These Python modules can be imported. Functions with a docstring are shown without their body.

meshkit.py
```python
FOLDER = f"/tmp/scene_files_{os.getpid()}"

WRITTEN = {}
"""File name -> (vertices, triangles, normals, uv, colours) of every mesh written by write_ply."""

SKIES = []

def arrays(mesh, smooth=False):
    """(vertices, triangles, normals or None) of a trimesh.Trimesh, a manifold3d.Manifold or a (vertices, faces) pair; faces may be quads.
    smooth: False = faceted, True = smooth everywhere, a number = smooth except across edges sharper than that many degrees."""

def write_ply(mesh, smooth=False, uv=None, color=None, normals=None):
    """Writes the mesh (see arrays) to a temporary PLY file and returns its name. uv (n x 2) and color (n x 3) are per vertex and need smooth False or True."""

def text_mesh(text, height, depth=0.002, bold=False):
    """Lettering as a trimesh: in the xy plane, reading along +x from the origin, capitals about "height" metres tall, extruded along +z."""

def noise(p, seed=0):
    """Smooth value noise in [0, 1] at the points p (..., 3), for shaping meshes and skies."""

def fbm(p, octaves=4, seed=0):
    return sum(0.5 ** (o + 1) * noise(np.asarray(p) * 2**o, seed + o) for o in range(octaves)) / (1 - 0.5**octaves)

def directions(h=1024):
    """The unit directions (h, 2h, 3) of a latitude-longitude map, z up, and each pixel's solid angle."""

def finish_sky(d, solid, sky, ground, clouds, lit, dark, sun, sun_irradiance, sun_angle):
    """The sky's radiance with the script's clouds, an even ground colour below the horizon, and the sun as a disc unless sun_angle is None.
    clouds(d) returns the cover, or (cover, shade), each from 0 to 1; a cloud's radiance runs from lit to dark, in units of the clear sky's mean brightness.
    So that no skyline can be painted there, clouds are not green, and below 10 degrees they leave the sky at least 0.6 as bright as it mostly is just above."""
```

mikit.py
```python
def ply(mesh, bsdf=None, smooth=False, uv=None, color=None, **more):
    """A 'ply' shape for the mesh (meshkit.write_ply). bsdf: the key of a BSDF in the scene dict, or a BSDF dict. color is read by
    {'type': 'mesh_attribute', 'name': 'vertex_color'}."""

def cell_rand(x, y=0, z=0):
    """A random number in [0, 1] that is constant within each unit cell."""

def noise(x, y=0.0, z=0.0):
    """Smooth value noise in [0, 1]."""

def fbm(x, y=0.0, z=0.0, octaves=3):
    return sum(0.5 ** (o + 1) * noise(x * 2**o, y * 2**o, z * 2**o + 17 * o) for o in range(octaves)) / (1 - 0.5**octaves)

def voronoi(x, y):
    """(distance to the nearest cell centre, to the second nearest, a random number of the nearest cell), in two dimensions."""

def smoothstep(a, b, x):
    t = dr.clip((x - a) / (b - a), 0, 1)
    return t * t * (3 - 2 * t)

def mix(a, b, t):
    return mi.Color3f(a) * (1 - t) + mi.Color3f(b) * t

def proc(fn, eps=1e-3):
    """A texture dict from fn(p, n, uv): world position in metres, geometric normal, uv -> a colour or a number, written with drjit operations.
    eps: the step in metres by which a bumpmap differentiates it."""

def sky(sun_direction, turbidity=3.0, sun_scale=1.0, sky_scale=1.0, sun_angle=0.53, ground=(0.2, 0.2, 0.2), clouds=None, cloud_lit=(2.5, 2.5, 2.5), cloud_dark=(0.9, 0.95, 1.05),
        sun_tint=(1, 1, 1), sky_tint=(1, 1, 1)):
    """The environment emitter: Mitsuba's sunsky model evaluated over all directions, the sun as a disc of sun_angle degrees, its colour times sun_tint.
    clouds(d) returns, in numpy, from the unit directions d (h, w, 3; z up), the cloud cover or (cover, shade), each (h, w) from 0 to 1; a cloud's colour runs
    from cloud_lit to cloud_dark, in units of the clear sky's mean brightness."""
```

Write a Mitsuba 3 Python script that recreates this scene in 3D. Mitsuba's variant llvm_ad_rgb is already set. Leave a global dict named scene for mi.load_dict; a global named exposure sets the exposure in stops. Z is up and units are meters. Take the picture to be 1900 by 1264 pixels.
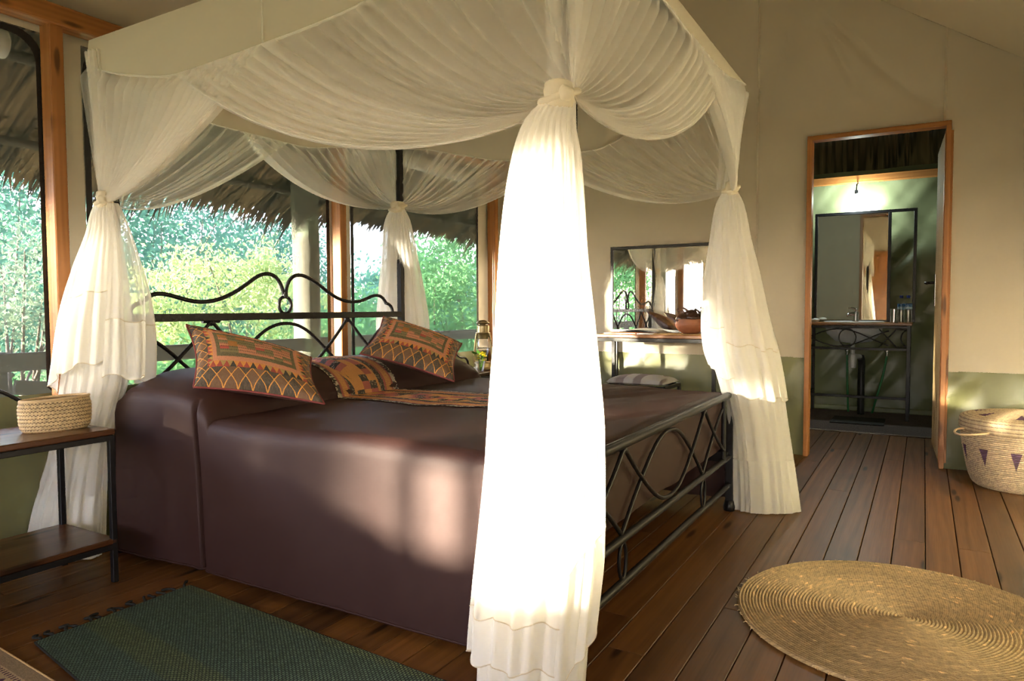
import math, random
import numpy as np, trimesh, mitsuba as mi, drjit as dr
import mikit
from mikit import noise, fbm, cell_rand, smoothstep, mix, voronoi, proc
from meshkit import noise as nnoise, fbm as nfbm, text_mesh

T = mi.ScalarTransform4f
scene, labels = {}, {}

# ------------------------------------------------------------------ camera, sky, exposure
YAW, PITCH, ROLL, FOCAL = 0.52641, -0.04638, 0.00419, 1315.3
_f = np.array([math.cos(YAW) * math.cos(PITCH), math.sin(YAW) * math.cos(PITCH), math.sin(PITCH)])
_r = np.array([math.sin(YAW), -math.cos(YAW), 0.0])
_d = np.cross(_f, _r)
_up = -(-math.sin(ROLL) * _r + math.cos(ROLL) * _d)
scene['camera'] = {'type': 'perspective', 'fov_axis': 'x', 'fov': math.degrees(2 * math.atan(950 / FOCAL)), 'near_clip': 0.02, 'far_clip': 500.0,
                   'to_world': T().look_at(origin=[0, 0, 1.0], target=[_f[0], _f[1], 1.0 + _f[2]], up=_up.tolist())}
SUN_AZ, SUN_EL = math.radians(155.0), math.radians(5.0)
SUN = [math.cos(SUN_AZ) * math.cos(SUN_EL), math.sin(SUN_AZ) * math.cos(SUN_EL), math.sin(SUN_EL)]
exposure = 4.9


def sky_clouds(d):
    c = nfbm(d * 3.0 + 5.0, 3, seed=4)
    return np.clip((c - 0.35) * 2.2, 0, 0.8), np.clip(c - 0.3, 0, 1) * 0.3


scene['sky'] = mikit.sky(SUN, turbidity=2.5, sun_scale=2.6, sky_scale=5.0, sun_angle=1.6, ground=(0.34, 0.31, 0.25), clouds=sky_clouds, cloud_lit=(2.35, 2.15, 2.02), cloud_dark=(1.6, 1.5, 1.45), sun_tint=(1.05, 2.12, 12.0), sky_tint=(.93, 1.1, 1.9))


# ------------------------------------------------------------------ naming
def numbered(name):
    if name not in used:
        used[name] = 0
        return name
    used[name] += 1
    return f'{name}_{used[name]:03d}'


used = {}


def thing(name, label, cat, group=None):
    key = numbered(name)
    labels[key] = {'label': label, 'category': cat}
    if group:
        labels[key]['group'] = group
    return key


def struct(name, label=None):
    key = numbered(name)
    labels[key] = {'kind': 'structure'}
    if label:
        labels[key]['label'] = label
    return key


def put(key, mesh, bsdf, smooth=False, **kw):
    scene[key] = mesh if isinstance(mesh, dict) else mikit.ply(mesh, bsdf, smooth, **kw)
    return key


def part(parent, name, mesh, bsdf, smooth=False, label=None, kind=None, **kw):
    key = numbered(f'{parent}__{name}')
    put(key, mesh, bsdf, smooth, **kw)
    if label or kind:
        labels[key] = {}
        if label:
            labels[key]['label'] = label
        if kind:
            labels[key]['kind'] = kind
    return key


# ------------------------------------------------------------------ mesh helpers
def tm(v, f):
    f = np.asarray(f, int)
    if f.shape[1] == 4:
        f = np.vstack([f[:, [0, 1, 2]], f[:, [0, 2, 3]]])
    return trimesh.Trimesh(np.asarray(v, float), f, process=False)


def box(x0, x1, y0, y1, z0, z1, b=0.003):
    """A box with chamfered edges between two corners."""
    hx, hy, hz = abs(x1 - x0) / 2, abs(y1 - y0) / 2, abs(z1 - z0) / 2
    b = min(b, hx * .6, hy * .6, hz * .6)
    p = []
    for sx in (-1, 1):
        for sy in (-1, 1):
            for sz in (-1, 1):
                p += [(sx * (hx - b), sy * (hy - b), sz * hz), (sx * (hx - b), sy * hy, sz * (hz - b)), (sx * hx, sy * (hy - b), sz * (hz - b))]
    m = trimesh.convex.convex_hull(np.array(p))
    m.apply_translation([(x0 + x1) / 2, (y0 + y1) / 2, (z0 + z1) / 2])
    return m


def smooth_path(pts, n, closed=False):
    from scipy.interpolate import CubicSpline
    p = np.asarray(pts, float)
    if closed:
        p = np.vstack([p, p[:1]])
    s = np.concatenate([[0], np.cumsum(np.linalg.norm(np.diff(p, axis=0), axis=1))])
    cs = CubicSpline(s, p, bc_type='periodic' if closed else 'natural')
    return cs(np.linspace(0, s[-1], n, endpoint=not closed))


def tube(pts, r, sides=8, closed=False):
    p = np.asarray(pts, float)
    n = len(p)
    if closed:
        t = np.roll(p, -1, 0) - np.roll(p, 1, 0)
    else:
        t = np.gradient(p, axis=0)
    t /= np.linalg.norm(t, axis=1, keepdims=True) + 1e-12
    a = np.cross(t[0], [0, 0, 1.0] if abs(t[0][2]) < .9 else [1.0, 0, 0])
    a /= np.linalg.norm(a)
    A = [a]
    for i in range(1, n):
        a = A[-1] - t[i] * (A[-1] @ t[i])
        a /= np.linalg.norm(a) + 1e-12
        A.append(a)
    A = np.array(A)
    B = np.cross(t, A)
    ang = np.arange(sides) * 2 * np.pi / sides
    rr = np.broadcast_to(r, (n,))[:, None, None]
    v = p[:, None] + rr * (np.cos(ang)[None, :, None] * A[:, None] + np.sin(ang)[None, :, None] * B[:, None])
    m = n if closed else n - 1
    i, j = np.meshgrid(np.arange(m), np.arange(sides), indexing='ij')
    i2, j2 = (i + 1) % n, (j + 1) % sides
    q = np.stack([i * sides + j, i * sides + j2, i2 * sides + j2, i2 * sides + j], -1).reshape(-1, 4)
    v = v.reshape(-1, 3)
    f = np.vstack([q[:, [0, 1, 2]], q[:, [0, 2, 3]]])
    if not closed:
        v = np.vstack([v, p[:1], p[-1:]])
        k = np.arange(sides)
        f = np.vstack([f, np.stack([(k + 1) % sides, k, k * 0 + len(v) - 2], 1), np.stack([(n - 1) * sides + k, (n - 1) * sides + (k + 1) % sides, k * 0 + len(v) - 1], 1)])
    return tm(v, f)


def bar(a, b, r, sides=8):
    a, b = np.asarray(a, float), np.asarray(b, float)
    return tube(np.array([a, a + (b - a) * .5, b]), r, sides)


def sqbar(a, b, w, up=(0, 0, 1), b_=0.002, h=None):
    """A square bar from a to b."""
    a, b = np.asarray(a, float), np.asarray(b, float)
    L = np.linalg.norm(b - a)
    t = (b - a) / L
    u = np.array(up, float)
    if abs(t @ u) > .95:
        u = np.array([1.0, 0, 0])
    s = np.cross(u, t)
    s /= np.linalg.norm(s)
    u = np.cross(t, s)
    m = box(0, L, -w / 2, w / 2, -(h or w) / 2, (h or w) / 2, b_)
    M = np.eye(4)
    M[:3, 0], M[:3, 1], M[:3, 2], M[:3, 3] = t, s, u, a
    m.apply_transform(M)
    return m


def lathe(profile, n=32, c=(0, 0, 0), sx=1.0, sy=1.0, closed=False):
    """Revolved (r, z) profile about z. Returns mesh with uv angle order: rows of n+1."""
    p = np.asarray(profile, float)
    a = np.linspace(0, 2 * np.pi, n, endpoint=False)
    v = np.stack([p[:, None, 0] * np.cos(a) * sx, p[:, None, 0] * np.sin(a) * sy, np.broadcast_to(p[:, None, 1], (len(p), n))], -1)
    m = len(p)
    i, j = np.meshgrid(np.arange(m - 1), np.arange(n), indexing='ij')
    q = np.stack([i * n + j, i * n + (j + 1) % n, (i + 1) * n + (j + 1) % n, (i + 1) * n + j], -1).reshape(-1, 4)
    return tm(v.reshape(-1, 3) + np.asarray(c, float), q)


def grid(P, uv=False):
    """Mesh of a (n, m, 3) array of points."""
    P = np.asarray(P, float)
    n, m = P.shape[:2]
    i, j = np.meshgrid(np.arange(n - 1), np.arange(m - 1), indexing='ij')
    q = np.stack([i * m + j, (i + 1) * m + j, (i + 1) * m + j + 1, i * m + j + 1], -1).reshape(-1, 4)
    return tm(P.reshape(-1, 3), q)


def join(ms):
    return trimesh.util.concatenate([m for m in ms])


def sm(x):
    x = np.clip(x, 0, 1)
    return x * x * (3 - 2 * x)


# ------------------------------------------------------------------ materials
def rgb(*c):
    return {'type': 'rgb', 'value': list(c)}


def principled(base, rough=.6, metallic=0.0, spec=.5, sheen=0.0, clearcoat=0.0):
    d = {'type': 'principled', 'base_color': base if isinstance(base, dict) else rgb(*base), 'roughness': rough, 'metallic': metallic, 'specular': spec}
    if sheen:
        d['sheen'] = sheen
    if clearcoat:
        d['clearcoat'] = clearcoat
    return {'type': 'twosided', 'b': d}


def two(d):
    if d.get('type') == 'twosided':
        return d
    return {'type': 'twosided', 'b': d}


def cloth(base, trans=.6, rough=.8):
    return {'type': 'principledthin', 'base_color': base if isinstance(base, dict) else rgb(*base), 'roughness': rough, 'diff_trans': trans, 'spec_trans': 0.0, 'eta': 1.3}


def wood_fn(c1, c2, c3, scale=1.0):
    """Grain along u (metres); v across with a per-board offset."""
    def fn(p, n, uv):
        u, v = uv.x * scale, uv.y * scale
        b = cell_rand(dr.floor(v / 3.0), 7)
        warp = fbm(u * 1.3 + b * 40, v * 7.0, 0, 2)
        ring = noise(u * 0.6 + b * 9, (v + warp * .05) * 60, b * 30)
        fine = noise(u * 8, v * 320, 3)
        col = mix(c1, c2, dr.clip(ring * .75 + fine * .3 - .1, 0, 1))
        stain = smoothstep(.58, .8, fbm(u * 1.1 + 13, v * 4 + b * 9, 5, 3))
        col = mix(col, c3, stain * .55)
        kd, _, kr = voronoi(u * 1.6 + b * 17, v * 9)
        knot = (1 - smoothstep(.05, .16, kd)) * dr.select(kr > .72, 1.0, 0.0)
        col = mix(col, mi.Color3f(c3) * .5, knot * .8)
        return col * (.62 + .7 * b)
    return fn


def pfn(c1, c2, axis):
    def fn(p, n, uv):
        q = [p.x, p.y, p.z]
        L = q[axis]
        o = [q[k] for k in range(3) if k != axis]
        w = fbm(L * 1.4, o[0] * 6, o[1] * 6, 2)
        g = noise(L * .7, (o[0] + w * .03) * 90, (o[1] + w * .03) * 90)
        k = smoothstep(.72, .8, fbm(L * 4 + 3, o[0] * 14, o[1] * 14, 2))
        return mix(mix(c1, c2, g), mi.Color3f(c2) * .45, k)
    return fn


M = {}


def mat(name, d):
    scene['mat_' + name] = d
    M[name] = 'mat_' + name


def canvas_fn(c, amp=.12):
    def fn(p, n, uv):
        w = fbm(p.x * 1.7, p.y * 1.7, p.z * 1.7, 3)
        f = noise(p.x * 900, p.y * 900, p.z * 900)
        return mi.Color3f(c) * (1 - amp / 2 + amp * w + .04 * f)
    return fn


mat('canvas_cream', cloth(proc(canvas_fn((.54, .475, .37))), .12))
mat('canvas_olive', two(principled(proc(canvas_fn((.165, .165, .075))), .38, spec=.45)))
mat('canvas_green', two(principled(proc(canvas_fn((.17, .185, .10))), .36, spec=.5)))
mat('screen', {'type': 'mask', 'opacity': .30, 'b': two({'type': 'diffuse', 'reflectance': rgb(.14, .18, .175)})})
mat('black_trim', two(principled((.010, .010, .012), .6)))
mat('flap', two(principled((.60, .57, .50), .7)))
mat('pine', principled(proc(pfn((.42, .18, .053), (.28, .10, .024), 2)), .45))
mat('pine_x', principled(proc(pfn((.37, .15, .04), (.24, .084, .02), 0)), .45))
mat('pine_y', principled(proc(pfn((.37, .15, .04), (.24, .084, .02), 1)), .45))
mat('ply_door', principled(proc(pfn((.50, .36, .19), (.40, .27, .13), 2)), .75, spec=.2))
mat('floor_wood', principled(proc(wood_fn((.150, .062, .018), (.078, .030, .009), (.026, .016, .010))), .42, spec=.45))
mat('dark_wood', principled(proc(wood_fn((.125, .046, .018), (.08, .026, .010), (.025, .010, .005))), .28, spec=.5))
mat('desk_wood', principled(proc(wood_fn((.40, .16, .05), (.30, .11, .03), (.12, .05, .02))), .3, spec=.5))
mat('iron', principled((.008, .008, .010), .40, spec=.45))
mat('deck_wood', principled(proc(pfn((.42, .37, .30), (.30, .26, .20), 0)), .8))  # deck planks are out of view; pale tone bounces light up to the net
mat('grey_wood', principled(proc(pfn((.16, .15, .135), (.09, .085, .08), 0)), .8))


def post_fn(p, n, uv):
    g = fbm(p.x * 22, p.y * 22, p.z * 2.2, 3)
    l = smoothstep(.5, .7, fbm(p.x * 9, p.y * 9, p.z * 5, 3))
    return mix(mix((.15, .14, .11), (.075, .07, .055), g), (.19, .23, .165), l * .7)


mat('weathered_post', principled(proc(post_fn), .85))


def spread_fn(p, n, uv):
    return mi.Color3f(.036, .0145, .0125) * (.9 + .2 * noise(p.x * 700, p.y * 700, p.z * 700))


mat('bedspread', two(principled(proc(spread_fn), .6, spec=.3, sheen=.3)))
mat('net', {'type': 'mask', 'opacity': proc(lambda p, n, uv: .29 + .05 * noise(p.x * 35, p.y * 35, p.z * 35)), 'b': cloth((.94, .915, .87), .6)})
mat('net_bunched', {'type': 'mask', 'opacity': proc(lambda p, n, uv: .46 + .10 * noise(p.x * 35, p.y * 35, p.z * 12)), 'b': cloth((.94, .915, .87), .7)})
mat('net_hem', cloth((.92, .90, .84), .8))
mat('muslin', cloth((.68, .62, .50), .3))
mat('stitching', cloth((.78, .71, .58), .5))
mat('tie', two(principled((.80, .72, .56), .8)))
mat('mirror', {'type': 'conductor', 'material': 'Ag'})
mat('chrome', {'type': 'roughconductor', 'material': 'Cr', 'alpha': .08})
mat('brass', principled((.42, .33, .18), .34, metallic=.9))
mat('glass', {'type': 'thindielectric', 'int_ior': 1.5})
mat('ceramic', principled((.75, .76, .78), .15, spec=.5))
mat('pvc', principled((.6, .6, .6), .4))
mat('hose_green', principled((.02, .16, .05), .35))
mat('black_plastic', principled((.015, .015, .017), .5))
mat('straw_thatch', two(principled(proc(lambda p, n, uv: mix((.20, .135, .075), (.012, .009, .006), smoothstep(.3, .7, .6 * fbm(p.x * 60, p.y * 2.5, p.z * 2.5, 2) + .4 * noise(p.x * 14, p.y * 1.5, p.z * 1.5)))), .9)))
mat('thatch_pole', principled((.07, .055, .04), .9))
# ------------------------------------------------------------------ the room's measures (metres)
YW, XB, XF, YR = 3.08, 5.07, -2.2, -0.8        # window wall, door wall, front wall, right wall
ZE, SLOPE, YRIDGE = 2.20, 0.66, 1.14           # eaves of the tent, roof slope, ridge
XBATH, ZSILL = 7.5, 0.66


def zroof(y):
    return ZE + SLOPE * (YW - y if y > YRIDGE else y - (2 * YRIDGE - YW))


# floor: every plank is a part
floor = struct('floor', 'brown stained plank floor of the tent')
rng = random.Random(5)
W0, PW = -0.023, 0.1163
fixed = {3: [4.187], 0: [3.43, 1.35], -2: [3.415, .9], 4: [2.354, 5.4], -1: [5.784, 2.2], 2: [1.9], 1: [5.2, 2.6], -3: [2.7], 5: [4.9, 1.2]}
for k in range(-7, 27):
    y0, y1 = W0 + k * PW, W0 + (k + 1) * PW
    if y0 < YR - .02 or y1 > YW + .06:
        continue
    if k in fixed:
        js = sorted(fixed[k])
    else:
        js, x = [], XF + rng.uniform(1.0, 3.0)
        while x < XBATH - 1:
            js.append(x)
            x += rng.uniform(2.2, 3.4)
    xs = [XF - .05] + js + [XBATH if -.62 < y0 < 1.9 else XB + .02]
    for a, b in zip(xs[:-1], xs[1:]):
        if b - a < .05:
            continue
        zt = rng.uniform(-.0015, .0)
        m = box(a + .0012, b - .0012, y0 + .0016, y1 - .0016, -.028, zt, .0016)
        off = rng.randrange(0, 400) * 3.0 + 1.4
        v = np.array(m.vertices)
        part(floor, 'plank', m, M['floor_wood'], False, uv=np.stack([v[:, 0] + rng.random() * 20, v[:, 1] - y0 + off], 1))
part(floor, 'subfloor', box(XF - .1, XBATH + .1, YR - .05, YW + .1, -.09, -.03), M['black_plastic'])

# canvas with soft folds
def fold(y, z, s):
    """Depth of the canvas's slack folds, in metres."""
    q = np.stack([y * 1.1 + z * .9, z * .35 - y * .25, np.full_like(y, s)], -1)
    a = nfbm(q * 2.0, 3, seed=int(s))
    r = nnoise(np.stack([(y * .8 + z * 1.2) * 4.5, (y - z) * .5, np.full_like(y, s + 3)], -1))
    return (a - .5) * .035 + (r - .5) * .012


def tight(y, z, s):
    """Crumpled heavy groundsheet: diagonal pulls."""
    r1 = nnoise(np.stack([(y * 1.0 + z * .8) * 9, (z - y) * 1.6, np.full_like(y, s)], -1))
    r2 = nnoise(np.stack([(y * 1.0 - z * .9) * 8, (z + y) * 1.5, np.full_like(y, s + 5)], -1))
    return (r1 - .5) * .044 + (r2 - .5) * .020


def sheet(us, vs, fn):
    U, V = np.meshgrid(us, vs, indexing='ij')
    return grid(fn(U, V))


# door wall (far end of the bedroom)
wb = struct('wall_back', 'cream canvas end wall with olive skirt and doorway')
DY0, DY1, DZ = -0.102, 0.672, 2.09
n = 120


def back_pt(y, z, s=3.0):
    e = sm((np.minimum(np.abs(y - DY0), np.abs(y - DY1))) / .12)
    e = np.where((z > DZ + .1), 1.0, np.maximum(e, sm((z - DZ) / .12)))
    d = fold(y, z, s) * e
    # radiating pull lines under the ridge
    ang = np.arctan2(y - .72, 3.05 - z)
    rad = np.hypot(y - .72, 3.05 - z)
    d += .024 * np.exp(-((ang + .62 + .1 * rad) / .05) ** 2) * sm((rad - .1) / .3) * sm((1.5 - rad) / .5) * e
    d += .024 * np.exp(-((ang + .40 + .1 * rad) / .05) ** 2) * sm((rad - .1) / .3) * sm((1.0 - rad) / .4) * e
    d += .026 * np.exp(-((ang - .45) / .045) ** 2) * sm(rad / .3) * sm((1.1 - rad) / .4)
    d += .026 * np.exp(-((ang - .30) / .04) ** 2) * sm(rad / .3) * sm((1.1 - rad) / .4)
    return np.stack([XB + d, y, z], -1)


def back_strip(ya, yb, zlo, zhi, s=3.0, fn=back_pt, nz=50):
    ys = np.linspace(ya, yb, max(4, int((yb - ya) * 40)))
    t = np.linspace(0, 1, nz)
    Y = np.repeat(ys[:, None], nz, 1)
    lo = np.array([zlo(y) if callable(zlo) else zlo for y in ys])[:, None]
    hi = np.array([zhi(y) if callable(zhi) else zhi for y in ys])[:, None]
    return grid(fn(Y, lo + (hi - lo) * t[None]))


BL, BR = .657, .597
part(wb, 'canvas', join([back_strip(DY1, 1.0, BL, zroof), back_strip(1.0, YW, BL, zroof), back_strip(YR, DY0, BR, zroof), back_strip(DY0, DY1, DZ, zroof, nz=40)]), M['canvas_cream'], True, label='cream canvas above the olive skirt')


def skirt_pt(y, z):
    e = sm((np.minimum(np.abs(y - DY0), np.abs(y - DY1))) / .05)
    return np.stack([XB + .004 + tight(y, z, 2.0) * e * .8 - .008, y, z], -1)


part(wb, 'groundsheet_skirt', back_strip(DY1, YW, .0, BL + .004, fn=skirt_pt, nz=40), M['canvas_olive'], True, label='olive groundsheet skirt left of the doorway')
part(wb, 'groundsheet_skirt', back_strip(YR, DY0, .0, BR + .004, fn=skirt_pt, nz=40), M['canvas_olive'], True, label='olive groundsheet skirt right of the doorway')
for yy, z0 in ((1.0, BL), (-.085, DZ)):
    zs = np.linspace(z0, zroof(yy), 40)
    part(wb, 'seam', grid(np.stack([back_pt(np.full((40, 2), yy) + np.array([[-.006, .006]]), np.repeat(zs[:, None], 2, 1))], 0)[0] - np.array([.003, 0, 0])), M['canvas_cream'], True)

# window wall
wl = struct('wall_left', 'window wall of cream canvas, pine posts and olive skirt')
WINS = [(-2.06, -.14), (.08, 1.556), (1.71, 3.13), (3.31, 4.76)]
POSTS = [-.03, 1.57, 3.166, 4.915]


def left_sheet(x0, x1, z0, z1, f, s, y=YW, nx=None, nz=24):
    xs = np.linspace(x0, x1, nx or max(4, int((x1 - x0) * 40)))
    X, Z = np.meshgrid(xs, np.linspace(z0, z1, nz), indexing='ij')
    return grid(np.stack([X, y + f(X, Z, s), Z], -1))


soft = lambda x, z, s: fold(x * 2, z, s) * .3
part(wl, 'groundsheet_skirt', left_sheet(XF, XB, 0, ZSILL, lambda x, z, s: tight(x, z, s) * .7, 4.0), M['canvas_olive'], True, label='olive groundsheet skirt under the windows')
edges = [XF] + [e for w in WINS for e in w] + [XB]
for a, b in zip(edges[0::2], edges[1::2]):
    part(wl, 'canvas', left_sheet(a, b, ZSILL - .005, ZE + .02, soft, a), M['canvas_cream'], True)
part(wl, 'canvas', left_sheet(XF, XB, 2.105, ZE + .02, soft, 9.0, y=YW - .003, nz=6), M['canvas_cream'], True)
part(wl, 'canvas', left_sheet(-2.07, -1.35, 1.10, 2.12, soft, 13.0, y=YW - .004), M['canvas_cream'], True)  # unseen sheet added over the window top to block a sun patch
for x in POSTS:
    part(wl, 'post', box(x - .027, x + .027, YW - .085, YW - .012, 0, ZE - .045, .004), M['pine'], label='pine post')
part(wl, 'top_beam', box(XF, XB - .01, YW - .10, YW - .02, ZE - .075, ZE + .005, .005), M['pine_x'], label='pine top beam')

for i, (a, b) in enumerate(WINS):
    w = struct(f'window_{i + 1}', 'insect screen window with black binding')
    # netting of the window
    part(w, 'screen', left_sheet(a - .01, b + .01, ZSILL, 2.10, lambda x, z, s: 0 * x, 0, y=YW + .006, nx=2, nz=2), M['screen'], False, label='insect screen')
    rr = .10
    bw = .026
    pts = [(a, ZSILL), (a, 2.10 - rr)] + [(a + rr - rr * math.cos(t), 2.10 - rr + rr * math.sin(t)) for t in np.linspace(0, math.pi / 2, 6)] + \
          [(b - rr + rr * math.sin(t), 2.10 - rr + rr * math.cos(t)) for t in np.linspace(0, math.pi / 2, 6)] + [(b, 2.10 - rr), (b, ZSILL)]
    p = np.array(pts)
    c = np.array([(a + b) / 2, 1.38])
    inner = c + (p - c) * np.array([1 - 2 * bw / (b - a), 1 - 2 * bw / 1.44])
    quad = np.stack([p, inner], 1)
    P = np.stack([quad[..., 0], np.full(quad.shape[:2], YW - .006), quad[..., 1]], -1)
    part(w, 'binding', grid(P), M['black_trim'], False, label='black binding')
    # rolled-up flap hanging outside at the top
    xs = np.linspace(a + .12, b - .10, 30)
    spiral = np.linspace(0, 2 * np.pi, 15, endpoint=False)
    R = .054 + .006 * nnoise(np.stack([xs * 3, xs * 0, xs * 0 + i], -1))
    Pc = np.stack([np.repeat(xs[:, None], 15, 1), YW + .075 + R[:, None] * np.cos(spiral), 2.045 + R[:, None] * np.sin(spiral) * 1.0], -1)
    g = np.concatenate([Pc, Pc[:, :1]], 1)
    roll = grid(g)
    caps = [tm(np.vstack([Pc[e], Pc[e].mean(0)]), [[k, (k + 1) % 15, 15] for k in range(15)]) for e in (0, -1)]
    part(w, 'rolled_flap', join([roll] + caps), M['flap'], True, label='grey rolled-up canvas flap')

# front wall behind the camera: unseen sill, posts and opening, placed to shape the sun
wf = struct('wall_front')
for a, b, z0, z1 in ((YR, 1.12, 0, ZSILL), (1.12, YW, 0, ZSILL)):
    ys = np.linspace(a, b, 60)
    Y, Z = np.meshgrid(ys, np.linspace(z0, z1, 16), indexing='ij')
    part(wf, 'groundsheet_skirt', grid(np.stack([XF + tight(Y, Z, 7.) * .6, Y, Z], -1)), M['canvas_olive'], True)
ys = np.linspace(YR, YW, 90)
Y, Tt = np.meshgrid(ys, np.linspace(0, 1, 10), indexing='ij')
Z = 2.08 + (np.array([zroof(y) for y in ys])[:, None] - 2.08) * Tt
part(wf, 'canvas', grid(np.stack([XF + 0 * Y, Y, Z], -1)), M['canvas_cream'], True)
part(wf, 'canvas', grid(np.stack([XF + 0 * Y[-9:], Y[-9:], .92 + (2.09 - .92) * Tt[-9:]], -1)), M['canvas_cream'], True)  # unseen corner panel added to keep sun off the end wall and laundry basket
for y in (YR + .05, .28, 1.12, YW - .205):
    part(wf, 'post', box(XF - .0, XF + .06, y - .03, y + .03, 0, 2.14, .004), M['pine'])
part(wf, 'top_beam', box(XF, XF + .07, YR, YW, 2.06, 2.15, .005), M['pine_y'])
part(wf, 'door_panel', box(XF - .02, XF + .02, .31, 1.09, .0, 2.06, .004), M['desk_wood'], uv=None)

# right wall
wr = struct('wall_right')
X, Z = np.meshgrid(np.linspace(XF, XB, 160), np.linspace(.6, ZE + .01, 30), indexing='ij')
part(wr, 'canvas', grid(np.stack([X, YR + fold(X, Z, 11.) * .8, Z], -1)), M['canvas_cream'], True)
X, Z = np.meshgrid(np.linspace(XF, XB, 160), np.linspace(0, .61, 14), indexing='ij')
part(wr, 'groundsheet_skirt', grid(np.stack([X, YR + tight(X, Z, 12.) * .6, Z], -1)), M['canvas_olive'], True)

# ceiling: two slopes of canvas meeting at the ridge
ce = struct('ceiling', 'cream canvas tent roof')
for ya, yb in ((YW, YRIDGE), (2 * YRIDGE - YW, YRIDGE)):
    X, S = np.meshgrid(np.linspace(XF, XB, 120), np.linspace(0, 1, 30), indexing='ij')
    Y = ya + (yb - ya) * S
    Z = ZE + (zroof(YRIDGE) - ZE) * S - .02 * np.sin(S * np.pi) * (1 + .6 * np.sin(X * 2)) + fold(X, S * 2.3, ya + 20) * .5
    Z[0] = ZE + (zroof(YRIDGE) - ZE) * S[0]
    Z[-1] = Z[0]
    part(ce, 'roof_slope', grid(np.stack([X, Y, Z], -1)), M['canvas_cream'], True)

# doorway trim and the open door leaf
tr = struct('trim_1', 'pine door frame')
part(tr, 'jamb', box(XB - .03, XB + .06, DY1 - .020, DY1 + .012, 0, DZ, .003), M['pine'])
part(tr, 'jamb', box(XB - .03, XB + .06, DY0 - .020, DY0 + .008, 0, DZ, .003), M['pine'])
part(tr, 'head', box(XB - .03, XB + .06, DY0 - .02, DY1 + .012, DZ - .008, DZ + .022, .003), M['pine_y'])
dl = struct('door_1', 'plywood door standing open into the bathroom')
leaf = box(0, .735, -.040, 0, .035, 2.055, .003)
LEAF = trimesh.transformations.translation_matrix([XB - .012, DY0 + .010, 0]) @ trimesh.transformations.rotation_matrix(.040, [0, 0, 1])
leaf.apply_transform(LEAF)
part(dl, 'leaf', leaf, M['ply_door'])
edge = box(-.004, .012, -.042, .002, .035, 2.055, .002)
edge.apply_transform(LEAF)
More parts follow.
